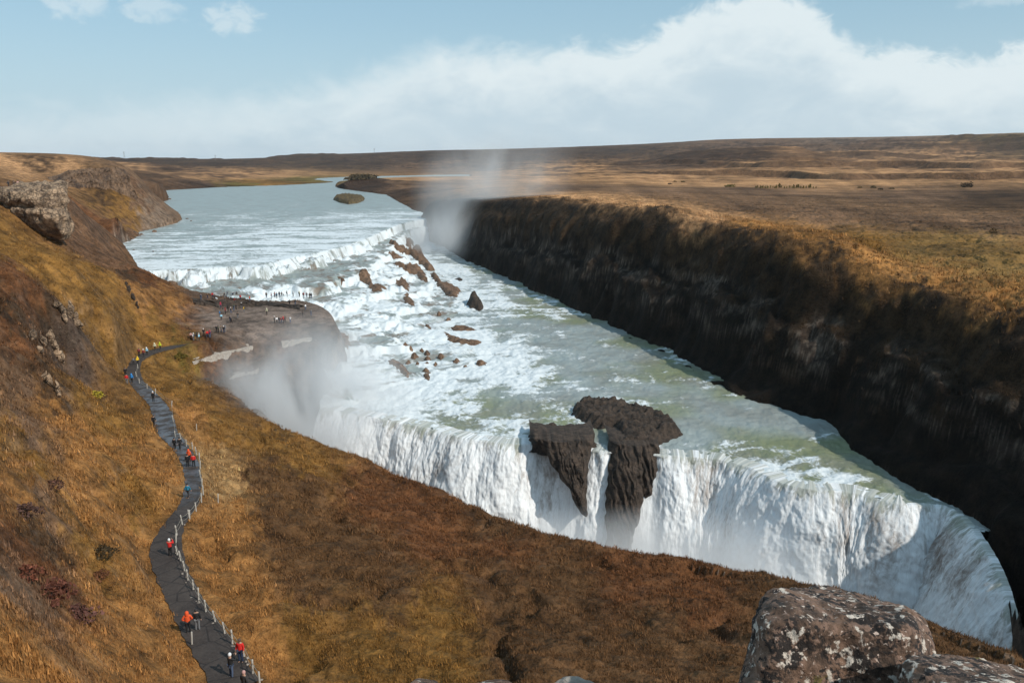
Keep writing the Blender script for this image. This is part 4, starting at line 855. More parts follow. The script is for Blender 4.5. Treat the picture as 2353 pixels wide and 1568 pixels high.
# ------------------------------------------------------------------ grass
def mat_leaf(name, trans=.25):
    m, n, b = new_mat(name); n.l.new(n.attr('Col', 'Color'), b.inputs['Base Color']); b.inputs['Roughness'].default_value = .8; b.inputs['Specular IOR Level'].default_value = .15
    return m
M_grass = mat_leaf('grass_blades')
def tufts(n_, r0, r1, blades, h0, h1, seed, wall=False):
    g = np.random.default_rng(seed)
    r = np.exp(g.uniform(math.log(r0), math.log(r1), n_)); a = g.uniform(R(-37), R(37), n_); x = r * np.sin(a); y = r * np.cos(a)
    z, idx = ground(x, y)
    if wall: ok = ((INF['isE'][idx] & (INF['drE'][idx] < .75)) | (INF['east'][idx] & ~INF['riv'][idx] & (INF['dE'][idx] < 22))) & (rk[idx] < .5) & (z > -44)
    else: ok = (INF['dp'][idx] > INF['pw'][idx] + .12) & (rk[idx] < .4) & ((~INF['riv'][idx]) | (INF['dW'][idx] < 9)) & (plt[idx] < .3) & ~(INF['east'][idx]) & (z > -50)
    clump = fbm(x / 2.2, y / 2.2, 95, 3); ok &= (clump + g.normal(0, .25, n_)) > -.25
    x, y, z, idx, clump = x[ok], y[ok], z[ok], idx[ok], clump[ok]; n = len(x)
    base = C[idx]; r = np.hypot(x, y)
    big = fbm(x / 7, y / 7, 97, 3)
    hgt = g.uniform(h0, h1, n) * (1 + .5 * clump) * np.clip(r / 60, .7, 1.6)
    tone = np.exp(g.normal(0, .20, n)) * (1 + .35 * clump)
    V = []; Cc = []
    for k in range(blades):
        th = g.uniform(0, 2 * np.pi, n); lean = g.uniform(.2, .9, n) * hgt; wd = g.uniform(.10, .22, n) * hgt
        ox = g.normal(0, .7, n) * hgt; oy = g.normal(0, .7, n) * hgt
        bx = x + ox; by = y + oy; px_ = -np.sin(th) * wd; py_ = np.cos(th) * wd
        tipx = bx + np.cos(th) * lean; tipy = by + np.sin(th) * lean
        V.append(np.stack([np.c_[bx - px_, by - py_, z - .1], np.c_[bx + px_, by + py_, z - .1], np.c_[tipx, tipy, z + hgt * g.uniform(.6, 1.1, n)]], 1))
        tt_ = tone * np.exp(g.normal(0, .15, n)); cc = base * tt_[:, None]; Cc.append(np.repeat(cc[:, None], 3, 1))
    V = np.concatenate(V).reshape(-1, 3); Cc = np.clip(np.concatenate(Cc).reshape(-1, 3), .003, .6)
    F_ = np.arange(len(V)).reshape(-1, 3)
    return V, F_, Cc
gv, gf, gc = tufts(300000, 26, 240, 5, .08, .23, 1001)
wv_, wf_, wc_ = tufts(110000, 95, 430, 4, .14, .36, 1002, wall=True); gf = np.r_[gf, wf_ + len(gv)]; gv = np.r_[gv, wv_]; gc = np.r_[gc, wc_]
go = mesh_obj('grass', gv, gf, M_grass, cols=gc * 1.05, smooth=False, kind='stuff')
go['label'] = 'dry golden and rust-coloured autumn grass on the slopes and the canyon rim'
print('grass', len(gf), round(time.time() - T0, 1))

# ------------------------------------------------------------------ shrubs and far bushes
def bush(name, p, w_, h_, c1, seed, label, group=None, n=260, leaf=.12, cat='shrub'):
    g = np.random.default_rng(seed); d = g.normal(size=(n, 3)); d /= np.linalg.norm(d, axis=1)[:, None]; d[:, 2] = np.abs(d[:, 2])
    lump = 1 + .45 * perlin3(d, 1.6, seed); c = d * (g.uniform(.45, 1, n) ** .6 * lump)[:, None] * np.array([w_, w_ * .9, h_])
    c[:, 2] += h_ * .05
    t1 = g.normal(size=(n, 3)); t1 /= np.linalg.norm(t1, axis=1)[:, None]; t2 = np.cross(t1, g.normal(size=(n, 3))); t2 /= np.linalg.norm(t2, axis=1)[:, None]
    s_ = leaf * g.uniform(.6, 1.5, n)[:, None] * w_
    V = np.stack([c - t1 * s_, c + t2 * s_ * .7, c + t1 * s_, c - t2 * s_ * .7], 1).reshape(-1, 3)
    cc = np.repeat(np.array(c1)[None] * np.exp(g.normal(0, .3, n))[:, None], 4, 0)
    e = empty(name, p); tag(e, label, cat, group)
    mesh_obj('foliage', V, np.arange(4 * n).reshape(-1, 4), M_grass, parent=e, cols=cc, smooth=False)
    st = []; fs_ = []
    for k in range(5):
        a = k * 1.256 + g.uniform(0, .5); q = np.array([math.cos(a) * w_ * .5, math.sin(a) * w_ * .5, h_ * .7]); w2 = .03 * w_ + .01
        b0 = len(st); st += [(-w2, 0, -.1), (w2, 0, -.1), (0, w2, -.1), tuple(q)]; fs_ += [(b0, b0 + 1, b0 + 3), (b0 + 1, b0 + 2, b0 + 3), (b0 + 2, b0, b0 + 3)]
    mesh_obj('stem', st, fs_, M_stem, parent=e, smooth=False)
    return e
M_stem, _n, _b = new_mat('bark'); _b.inputs['Base Color'].default_value = (.06, .04, .03, 1); _b.inputs['Roughness'].default_value = .9
SH = [(222, 912, 1.0, .8, (.34, .27, .03), 'bright yellow shrub alone on the slope left of the path'), (232, 1275, 1.1, .6, (.05, .035, .018), 'dark sprawling shrub in golden grass left of the path'),
      (110, 1375, 1.2, .7, (.12, .045, .03), 'largest rust-red shrub on the near left slope'), (175, 1420, 1.0, .55, (.11, .05, .04), 'purplish shrub below the largest rust-red one'), (60, 1330, .9, .6, (.14, .05, .03), 'rust-red shrub near the left frame edge above the largest one'), (60, 1180, 1.0, .6, (.09, .05, .04), 'purple-brown shrub farther up the near left slope'), (120, 1120, .9, .5, (.10, .05, .035), 'brown shrub highest on the near left fold'),
      (225, 1325, .8, .4, (.14, .06, .03), 'small reddish shrub right of the largest rust-red one'), (415, 822, 1.4, 1.0, (.13, .10, .02), 'rounded olive-green shrub mound on the headland beside the path')]
for i, (u, v, w_, h_, c1, lb) in enumerate(SH):
    p = stand(u, v); k = 1.0 if p[1] > 35 else .8
    bush('shrub', p, w_ * k, h_ * k, c1, 1100 + i, lb, n=420, leaf=.09)
z8 = lambda x, y: (1396 + x * .4065, 279.1 + y * .4065)
g_ = np.random.default_rng(5)
for i in range(26):
    x = 835 + i * 13.5 + g_.uniform(-4, 4); u, v = z8(x, 376 + g_.uniform(-2, 3)); p = stand(u, v); h_ = g_.uniform(8, 20) * .4065 / FPX * p[1]
    e = empty('sapling', p); tag(e, 'one of the thin yellow-green saplings in the row across the far plain', 'tree', 'row of saplings on the far plain')
    n = 60; c = np.c_[g_.normal(0, .16, n) * h_, g_.normal(0, .16, n) * h_, g_.uniform(.12, 1, n) * h_]; c[:, :2] *= (1.15 - c[:, 2:] / h_)
    s_ = .15 * h_; d1_ = g_.normal(size=(n, 3)) * s_; d2_ = g_.normal(size=(n, 3)) * s_
    mesh_obj('crown', np.stack([c - d1_, c + d2_, c + d1_], 1).reshape(-1, 3), np.arange(3 * n).reshape(-1, 3), M_grass, parent=e, cols=np.repeat(np.array([[.17, .13, .035]]) * np.exp(g_.normal(0, .25, n))[:, None], 3, 0), smooth=False)
    mesh_obj('trunk', [(-.1, 0, -.3), (.1, 0, -.3), (0, .15, -.3), (0, 0, h_ * .8)], [(0, 1, 3), (1, 2, 3), (2, 0, 3)], M_stem, parent=e, smooth=False)
for i, (x, y, a, b, c1, lb) in enumerate([(2025, 372, 35, 26, (.045, .03, .018), 'big round dark bush alone on the right of the far plain'), (1500, 376, 18, 12, (.07, .055, .02), 'small olive bush right of the sapling row'), (1542, 386, 16, 10, (.06, .04, .02), 'small brown bush beside the olive one'), (1425, 376, 14, 8, (.11, .08, .03), 'small bush nearest the right end of the sapling row'),
                                       (1605, 382, 16, 8, (.08, .06, .03), 'low bush farther right of the sapling row'), (690, 370, 28, 14, (.15, .12, .04), 'yellowish bush left of the sapling row'), (380, 342, 12, 7, (.10, .07, .03), 'tiny bush on the pale strip, leftmost of three'), (425, 343, 14, 7, (.11, .08, .03), 'tiny bush on the pale strip, middle of three'), (350, 356, 14, 8, (.08, .05, .03), 'tiny bush on the pale strip, nearest of three'), (2175, 632, 26, 30, (.09, .055, .02), 'brown bush on the near right plain')]):
    u, v = z8(x, y); p = stand(u, v); w_ = a * .4065 / FPX * p[1]; h_ = b * .4065 / FPX * p[1]
    bush('bush', p, w_, h_, c1, 1200 + i, lb, n=260, leaf=.10, cat='bush')
# scrubby knoll on the far bank
pk = PY(835, 412, 955)
bush('thicket', pk, 24, 5.5, (.075, .055, .03), 1290, 'low scrub thicket on the knoll of the far bank', n=1500, leaf=.045, cat='thicket')

# ------------------------------------------------------------------ power pylons on the skyline
M_steel, _n, _b = new_mat('galvanised_steel'); _b.inputs['Base Color'].default_value = (.22, .23, .25, 1); _b.inputs['Roughness'].default_value = .6
def bars(L, w_):
    V = []; Fc = []
    for a, b in L:
        a = Vector(a); b = Vector(b); d = (b - a).normalized(); u_ = d.orthogonal().normalized() * w_; v_ = d.cross(u_).normalized() * w_; k = len(V)
        V += [tuple(a + u_), tuple(a + v_), tuple(a - u_), tuple(a - v_), tuple(b + u_), tuple(b + v_), tuple(b - u_), tuple(b - v_)]
        Fc += [(k + i, k + (i + 1) % 4, k + 4 + (i + 1) % 4, k + 4 + i) for i in range(4)]
    return V, Fc
for (u, v, y, h_, lb) in [(286, 364, 2500, 22, 'lattice power pylon far off on the left skyline'), (495, 369.5, 3000, 20, 'fainter lattice power pylon at the low gap of the skyline'), (860, 352, 3700, 24, 'lattice power pylon on the hill above the river bend'), (1152, 343, 3900, 24, 'lattice power pylon on the hill above the spray plume')]:
    p = PY(u, v, y); p[2] = max(p[2] - 2, ground(p[0], p[1])[0] - 1)
    e = empty('power_pylon', p); tag(e, lb, 'power pylon', 'power pylons along the skyline')
    w_ = 2.4; L = [((sx * w_, sy * w_, 0), (sx * .5, sy * .5, h_)) for sx in (-1, 1) for sy in (-1, 1)]
    for k in range(4):
        z0, z1_ = h_ * k / 4, h_ * (k + 1) / 4; a0, a1 = w_ - (w_ - .5) * k / 4, w_ - (w_ - .5) * (k + 1) / 4
        L += [((-a0, -a0, z0), (a1, -a1, z1_)), ((a0, -a0, z0), (-a1, -a1, z1_)), ((-a0, a0, z0), (a1, a1, z1_)), ((a0, a0, z0), (-a1, a1, z1_))]
    mesh_obj('tower_frame', *bars(L, .10), M_steel, parent=e, smooth=False)
    for zz in (.82, .95): mesh_obj('crossarm', *bars([((-5, 0, h_ * zz), (5, 0, h_ * zz)), ((-5, 0, h_ * zz), (0, 0, h_ * (zz + .06))), ((5, 0, h_ * zz), (0, 0, h_ * (zz + .06)))], .10), M_steel, parent=e, smooth=False)

# ------------------------------------------------------------------ rope fence along the path
M_post, n_, b_ = new_mat('weathered_post'); b_.inputs['Base Color'].default_value = (.42, .39, .35, 1); b_.inputs['Roughness'].default_value = .8
M_rope, n_, b_ = new_mat('rope'); b_.inputs['Base Color'].default_value = (.30, .27, .22, 1); b_.inputs['Roughness'].default_value = .9
def z3(x, y): return 232.6 + x * .29668, 744.3 + y * .29668
def z4(x, y): return 325.6 + x * .2581, 1163 + y * .2581
FP = [z3(285, 345), z3(272, 410), z3(296, 462), z3(355, 505), z3(420, 545), z3(545, 640), z3(560, 760), z3(576, 880), z3(617, 893), z3(660, 950), z3(706, 975), z3(737, 1015), z3(759, 1050), z3(766, 1120), z3(771, 1195), z3(779, 1262), z3(790, 1322), z3(776, 1382), z3(735, 1450), z3(685, 1510), z4(483, 42), z4(427, 117), z4(363, 167), z4(315, 262), z4(304, 330), z4(318, 440), z4(348, 492), z4(382, 580), z4(412, 662), z4(460, 748), z4(508, 840), z4(571, 942), z4(655, 1032), z4(740, 1137), z4(808, 1227), z4(912, 1342), z4(988, 1492), z4(1050, 1590)]
FP = [FP[i] for i in range(len(FP)) if i not in (20,)]
def post_mesh(h, r0):
    V = []; n = 10
    for k, (z, r) in enumerate([(-.25, r0), (h * .5, r0 * .96), (h - .03, r0 * .9), (h, r0 * .6)]):
        V += [(r * math.cos(2 * math.pi * i / n), r * math.sin(2 * math.pi * i / n), z) for i in range(n)]
    V.append((0, 0, h + .01)); Fc = [(k * n + i, k * n + (i + 1) % n, (k + 1) * n + (i + 1) % n, (k + 1) * n + i) for k in range(3) for i in range(n)]
    Fc += [(3 * n + i, 3 * n + (i + 1) % n, 4 * n, 4 * n) for i in range(n)]
    return V, Fc
fpos = [Vector(stand(u, v)) for u, v in FP]
fe = empty('rope_fence', fpos[20]); tag(fe, 'low rope fence of pale posts along the right edge of the footpath', 'fence')
pm = None; tops = []
for i, p in enumerate(fpos):
    h_ = 1.0
    if pm is None:
        o = mesh_obj('post', *post_mesh(1.0, .065), M_post, parent=fe); pm = o
    else:
        o = pm.copy(); col.objects.link(o); o.parent = fe
    o.location = p - fe.location; o.rotation_euler = (random.uniform(-.1, .1), random.uniform(-.12, .12), random.uniform(0, 3)); o.scale = (1, 1, random.uniform(.9, 1.1))
    tops.append(p + Vector((0, 0, .88)))
for i in range(len(tops) - 1):
    a, b = tops[i] - Vector(fe.location), tops[i + 1] - Vector(fe.location)
    if (b - a).length > 9: pass
    for dz in (0, -.42):
        P = [a.lerp(b, t) + Vector((0, 0, dz - .12 * 4 * t * (1 - t))) for t in np.linspace(0, 1, 7)]
        o = mesh_obj('rope', *bars(list(zip(P[:-1], P[1:])), .018), M_rope, parent=fe)
for (u, v, lb) in [(*z3(905, 1382), 'single leaning pale post standing in grass right of the fence'), (*z3(738, 825), 'single short post in grass right of the wet stretch of path'), (*z4(447, 1232), 'single thin post at the left edge of the path below the couple')]:
    p = stand(u, v); o = mesh_obj('marker_post', *post_mesh(1.05, .06), M_post); o.location = p; o.rotation_euler = (.05, .08, 0); tag(o, lb, 'post')
# stones heaped at the foot of the fence
for i in range(26):
    k = random.choice(range(21, len(fpos) - 1)); t = random.random(); p = fpos[k].lerp(fpos[k + 1], t) + Vector((random.uniform(-.35, .15), random.uniform(-.3, .3), 0)); p.z = float(ground(p.x, p.y)[0]) + .05
    Vr, Fr = rand_rock((random.uniform(.1, .24), random.uniform(.1, .2), random.uniform(.07, .14)), 1400 + i, 2, amp=.06); o = mesh_obj('edge_stone', Vr, Fr, M_pale); o.location = p
    tag(o, 'one of the fist to head sized pale stones lying along the foot of the fence', 'stone', 'pale stones along the fence')
print('props', round(time.time() - T0, 1))

# ------------------------------------------------------------------ people
dg = None
def skin_mesh(name, verts, edges, radii, root=0, sub=1):
    me = bpy.data.meshes.new('tmp'); me.from_pydata(verts, edges, []); o = bpy.data.objects.new('tmp', me); col.objects.link(o)
    md = o.modifiers.new('s', 'SKIN'); lay = me.skin_vertices[0] if len(me.skin_vertices) else None
    if lay is None:
        bm = bmesh.new(); bm.from_mesh(me); bm.verts.layers.skin.verify(); bm.to_mesh(me); bm.free(); lay = me.skin_vertices[0]
    for i, r in enumerate(radii):
        lay.data[i].radius = (r, r) if not isinstance(r, tuple) else r; lay.data[i].use_root = (i == root)
    md.use_smooth_shade = True; md.branch_smoothing = .3
    ms = o.modifiers.new('u', 'SUBSURF'); ms.levels = sub; ms.render_levels = sub
    d = bpy.context.evaluated_depsgraph_get(); ev = o.evaluated_get(d); out = bpy.data.meshes.new_from_object(ev); out.name = name
    bpy.data.objects.remove(o); bpy.data.meshes.remove(me)
    return out
def skeleton(pose):
    """joints of a 1.72 m figure facing -Y"""
    J = dict(pel=(0, 0, .93), wst=(0, 0, 1.06), chs=(0, .01, 1.27), nkb=(0, .01, 1.42), nk=(0, -.005, 1.49), hd=(0, -.015, 1.57), hd2=(0, -.01, 1.645), nose=(0, -.115, 1.585))
    for s, S in ((-1, 'L'), (1, 'R')):
        J['sh' + S] = (s * .17, .01, 1.39); J['hp' + S] = (s * .09, 0, .90)
        kx, ky, ax, ay, az_ = s * .10, -.02, s * .11, .01, .09
        if pose == 'walk': ky, ay = (-.14, -.20) if s > 0 else (.06, .26); az_ = .09 if s > 0 else .15
        if pose == 'wide': kx, ax = s * .15, s * .2
        J['kn' + S] = (kx, ky, .50); J['an' + S] = (ax, ay, az_); J['ft' + S] = (ax + s * .02, ay - .17, az_ - .05)
        if pose == 'photo': J['el' + S] = (s * .25, -.20, 1.20); J['wr' + S] = (s * .09, -.34, 1.47)
        elif pose == 'akimbo': J['el' + S] = (s * .34, .05, 1.14); J['wr' + S] = (s * .17, -.06, 1.0)
        elif pose == 'walk': J['el' + S] = (s * .23, .10 * s, 1.13); J['wr' + S] = (s * .25, -.04 + .14 * s, .92)
        else: J['el' + S] = (s * .24, .03, 1.13); J['wr' + S] = (s * .25, -.05, .91)
        w_ = np.array(J['wr' + S]); e_ = np.array(J['el' + S]); d = (w_ - e_) / np.linalg.norm(w_ - e_); J['pm' + S] = tuple(w_ + d * .07)
        side = np.array([0, -1.0, 0]); side = side - d * (side @ d); side /= np.linalg.norm(side) + 1e-9; up_ = np.cross(d, side)
        for k, (off, ln) in enumerate([(.032, .07), (.011, .08), (-.011, .075), (-.032, .058)]):
            b = w_ + d * .085 + side * off; m = b + d * ln * .5 + up_ * (-s) * .006; J['f%da' % k + S] = tuple(b); J['f%db' % k + S] = tuple(m); J['f%dc' % k + S] = tuple(m + d * ln * .4 + up_ * (-s) * .022)
        b = w_ + d * .035 + side * .03; J['tha' + S] = tuple(b); J['thb' + S] = tuple(b + side * .03 + d * .035)
    return J
def build(name, J, chains, rad, root, sub=1):
    names = []; edges = []
    for ch in chains:
        for a in ch:
            if a not in names: names.append(a)
        edges += [(names.index(a), names.index(b)) for a, b in zip(ch[:-1], ch[1:])]
    return skin_mesh(name, [J[k] for k in names], edges, [rad[k.rstrip('LR')] if k.rstrip('LR') in rad else rad[k] for k in names], names.index(root), sub)
RB = dict(pel=(.13, .10), wst=(.12, .09), chs=(.15, .10), nkb=.085, nk=.055, hd=(.078, .095), hd2=(.07, .085), nose=.012, sh=.06, el=.042, wr=.03, pm=(.034, .018), hp=.085, kn=.055, an=.04, ft=.035, tha=.012, thb=.009)
for k in range(4): RB['f%da' % k] = .010; RB['f%db' % k] = .009; RB['f%dc' % k] = .008
RJ = dict(pel=(.21, .16), wst=(.19, .145), chs=(.20, .15), nkb=.10, sh=.085, el=.065, wr=.05)
RT = dict(pel=(.15, .11), hp=.105, kn=.075, an=.06)
PROTO = {}
for pose in ('stand', 'walk', 'photo', 'akimbo', 'wide'):
    J = skeleton('photo' if pose == 'photo' else pose)
    arms = [['nkb', 'shL', 'elL', 'wrL', 'pmL'], ['nkb', 'shR', 'elR', 'wrR', 'pmR']]
    fing = [['pm' + S, 'f%da' % k + S, 'f%db' % k + S, 'f%dc' % k + S] for S in 'LR' for k in range(4)] + [['wr' + S, 'tha' + S, 'thb' + S] for S in 'LR']
    legs = [['pel', 'hp' + S, 'kn' + S, 'an' + S, 'ft' + S] for S in 'LR']
    J2 = dict(J); J2['pel'] = (0, 0, .80)
    PROTO[pose] = dict(J=J,
        body=build('body', J, [['pel', 'wst', 'chs', 'nkb', 'nk', 'hd', 'hd2'], ['hd', 'nose']] + arms + fing + legs, RB, 'pel'),
        jacket=build('jacket', J2, [['pel', 'wst', 'chs', 'nkb']] + [a[:-1] for a in arms], RJ, 'pel'),
        trousers=build('trousers', J, [['pel', 'hpL', 'knL', 'anL'], ['pel', 'hpR', 'knR', 'anR']], RT, 'pel'))
def lathe(prof, n=14, sq=1.0):
    V = [(r * math.cos(2 * math.pi * i / n), r * sq * math.sin(2 * math.pi * i / n), z) for z, r in prof for i in range(n)]
    Fc = [(k * n + i, k * n + (i + 1) % n, (k + 1) * n + (i + 1) % n, (k + 1) * n + i) for k in range(len(prof) - 1) for i in range(n)]
    return V, Fc
def static(name, V, Fc):
    o = mesh_obj(name, V, Fc, ()); m = o.data; bpy.data.objects.remove(o); return m
HAT = static('hat', *lathe([(1.565, .104), (1.60, .112), (1.66, .105), (1.705, .08), (1.735, .045), (1.745, .005)]))
HAIR = static('hair', *[x for x in lathe([(1.53, .085), (1.58, .103), (1.65, .10), (1.695, .072), (1.715, .03), (1.72, .003)], sq=1.05)])
HOOD = static('hood', *lathe([(1.42, .13), (1.50, .135), (1.60, .135), (1.68, .115), (1.73, .07), (1.75, .01)], sq=1.1))
_bp, _bf, _c = hull_rock([(sx * .15, y_, z_) for sx in (-1, 1) for y_ in (.10, .26) for z_ in (1.02, 1.42)], sub=3, p=8, amp=.02); PACK = static('backpack', _bp + _c, _bf)
_sp, _sf, _c = hull_rock([(sx * .048, y_, z_) for sx in (-1, 1) for y_, z_ in ((-.20, 0), (.09, 0), (-.19, .05), (.07, .10), (-.05, .10))], sub=2, p=7, amp=.0); SHOE = static('shoe', _sp + _c, _sf)
_sp, _sf, _c = hull_rock([(sx * .07, y_, z_) for sx in (-1, 1) for y_ in (-.42, -.38) for z_ in (1.50, 1.59)], sub=2, p=14, amp=0); CAM = static('camera_phone', _sp + _c, _sf)
_eye = static('eye', *lathe([(-.011, .001), (-.006, .009), (0, .011), (.006, .009), (.011, .001)], 8)); 
_mc = {}
def cmat(c, name='cloth'):
    c = tuple(c)
    if c not in _mc:
        m, n, b = new_mat(name); k = n.noise(n.node('ShaderNodeTexCoord').outputs['Object'], 14, 4, .6)
        n.l.new(n.mix(k, tuple(x * .8 for x in c), tuple(min(x * 1.15, 1) for x in c)), b.inputs['Base Color']); b.inputs['Roughness'].default_value = .8; _mc[c] = m
    return _mc[c]
for q in PROTO.values():
    for k in ('body', 'jacket', 'trousers'): q[k].materials.append(None) if not q[k].materials else None
for m in (HAT, HAIR, HOOD, PACK, SHOE, CAM, _eye): m.materials.append(None)
SKIN = (.42, .25, .18)
def part(name, mesh, c, par, loc=(0, 0, 0)):
    o = bpy.data.objects.new(name, mesh); col.objects.link(o); o.parent = par; o.location = loc
    o.material_slots[0].link = 'OBJECT'; o.material_slots[0].material = cmat(c); return o
COL = dict(black=(.012, .012, .014), dark=(.03, .028, .03), grey=(.16, .16, .17), brown=(.085, .055, .04), red=(.62, .02, .015), orange=(.72, .09, .02), crimson=(.42, .02, .06), blue=(.03, .22, .55), lightblue=(.30, .58, .74), teal=(.02, .20, .33), white=(.75, .76, .78), pale=(.62, .60, .42),
           lime=(.55, .62, .03), yellow=(.80, .52, .03), pink=(.52, .30, .27), jeans=(.07, .10, .17), khaki=(.16, .12, .08), green=(.08, .09, .05), navy=(.02, .035, .08), maroon=(.22, .03, .03))
def person(x, y, z, rz, pose, coat, legs, head, hc, label, group=None, pack=None, near=False, s=1.0, shoes='black'):
    q = PROTO[pose]; J = q['J']; e = empty('person', (x, y, z), rz); e.scale = (s, s, s); tag(e, label, 'person', group)
    part('body', q['body'], SKIN, e); part('jacket', q['jacket'], COL[coat], e); part('trousers', q['trousers'], COL[legs], e)
    for S in 'LR':
        a = J['an' + S]; part('shoe', SHOE, COL[shoes], e, (a[0], a[1] + .02, a[2] - .09))
    part(*{'hat': ('hat', HAT), 'hood': ('hood', HOOD), 'hair': ('hair', HAIR)}[head], COL[hc], e) if head != 'hood' else part('hood', HOOD, COL[hc], e, (0, .035, 0))
    if pack: part('backpack', PACK, COL[pack], e)
    if pose == 'photo': part('camera', CAM, COL['black'], e)
    if near:
        for sx in (-1, 1): part('eye', _eye, (.02, .015, .01), e, (sx * .032, -.105, 1.605))
    return e
def face(p, deg): return R(deg)
GP = 'visitors on the footpath'; GS = 'visitors on the viewing shelf'
# near people: (pixel of the feet, turn, pose, coat, trousers, head, head colour, label, extras)
NEAR = [((*z4(418, 1128),), 200, 'akimbo', 'orange', 'black', 'hood', 'orange', 'person in hooded orange-red jacket with hands at the waist, beside the one in black', {}),
 ((*z4(500, 1105),), 190, 'stand', 'black', 'grey', 'hair', 'dark', 'person in black jacket and grey trousers beside the orange-red jacket', {}),
 ((*z4(885, 1392),), -10, 'stand', 'red', 'navy', 'hair', 'brown', 'person in red coat and dark trousers posing by the fence near the bottom', {}),
 ((*z4(800, 1525),), 140, 'photo', 'black', 'jeans', 'hat', 'white', 'person in black jacket and jeans taking a picture near the bottom', dict(shoes='white')),
 ((*z4(925, 1690),), 150, 'stand', 'dark', 'black', 'hat', 'pink', 'person at the bottom edge of whom only the pale pink hat shows', {}),
 ((*z4(258, 450),), 175, 'photo', 'red', 'black', 'hat', 'white', 'person in long red coat and white hat alone at the bend of the path', {}),
 ((*z3(675, 1350),), 160, 'walk', 'teal', 'dark', 'hair', 'dark', 'person in teal blue jacket walking alone on the middle of the path', {}),
 ((*z3(672, 1110),), 180, 'stand', 'black', 'black', 'hair', 'dark', 'person in black in the group of three, in front of the orange jacket', {}),
 ((*z3(718, 1110),), 185, 'stand', 'red', 'black', 'hair', 'brown', 'person in bright red jacket, right one of the group of three', {}),
 ((*z3(684, 1072),), 180, 'stand', 'orange', 'black', 'hood', 'orange', 'person in hooded orange jacket at the back of the group of three', {}),
 ((*z3(570, 970),), 170, 'stand', 'black', 'black', 'hair', 'dark', 'shorter person in black, left of two just above the group of three', dict(s=.93)),
 ((*z3(612, 975),), 190, 'walk', 'black', 'dark', 'hair', 'dark', 'taller person in black, right of two just above the group of three', {}),
 ((*z3(410, 795),), 170, 'walk', 'black', 'black', 'hair', 'dark', 'person in black alone at the left edge of the wet stretch of path', {}),
 ((*z3(405, 602),), 180, 'stand', 'black', 'black', 'hat', 'white', 'person in black with a white hat at the puddle on the path', {}),
 ((*z3(200, 465),), 180, 'stand', 'red', 'grey', 'hair', 'dark', 'person in red jacket beside the blue jacket at the left bend', {}),
 ((*z3(240, 458),), 180, 'stand', 'blue', 'black', 'hood', 'blue', 'person in bright blue hooded jacket at the left bend of the path', {}),
 ((*z3(190, 405),), 200, 'stand', 'black', 'black', 'hair', 'dark', 'person in black just above the red and blue jackets', {}),
 ((*z3(285, 318),), 210, 'walk', 'yellow', 'black', 'hood', 'yellow', 'person in a yellow-orange rain cape near the far bend', {}),
 ((*z3(252, 318),), 180, 'stand', 'grey', 'dark', 'hair', 'brown', 'person in grey left of the yellow-orange cape', dict(s=.9)),
 ((*z3(295, 250),), 180, 'stand', 'maroon', 'black', 'hair', 'dark', 'person in maroon jacket above the yellow-orange cape', {}),
 ((*z3(330, 258),), 180, 'stand', 'maroon', 'dark', 'hat', 'white', 'person in maroon with a white hat right of the other maroon jacket', {}),
 ((*z3(356, 245),), 180, 'stand', 'lightblue', 'dark', 'hood', 'white', 'person in pale blue jacket right of the white hat and maroon jacket', {}),
 ((*z3(417, 208),), 170, 'walk', 'pale', 'black', 'hood', 'pale', 'person in pale yellow jacket, left of the two yellow ones', {}),
 ((*z3(458, 202),), 170, 'walk', 'lime', 'black', 'hood', 'lime', 'person in bright lime yellow jacket on the far stretch of path', {})]
for (u, v), rz, pose, coat, legs, head, hc, lb, kw in NEAR:
    p = stand(u, v); person(*p, R(rz), pose, coat, legs, head, hc, lb, GP, near=v > 1100, **kw)
def z2(x, y): return 325.6 + x * .21954, 595.5 + y * .21954
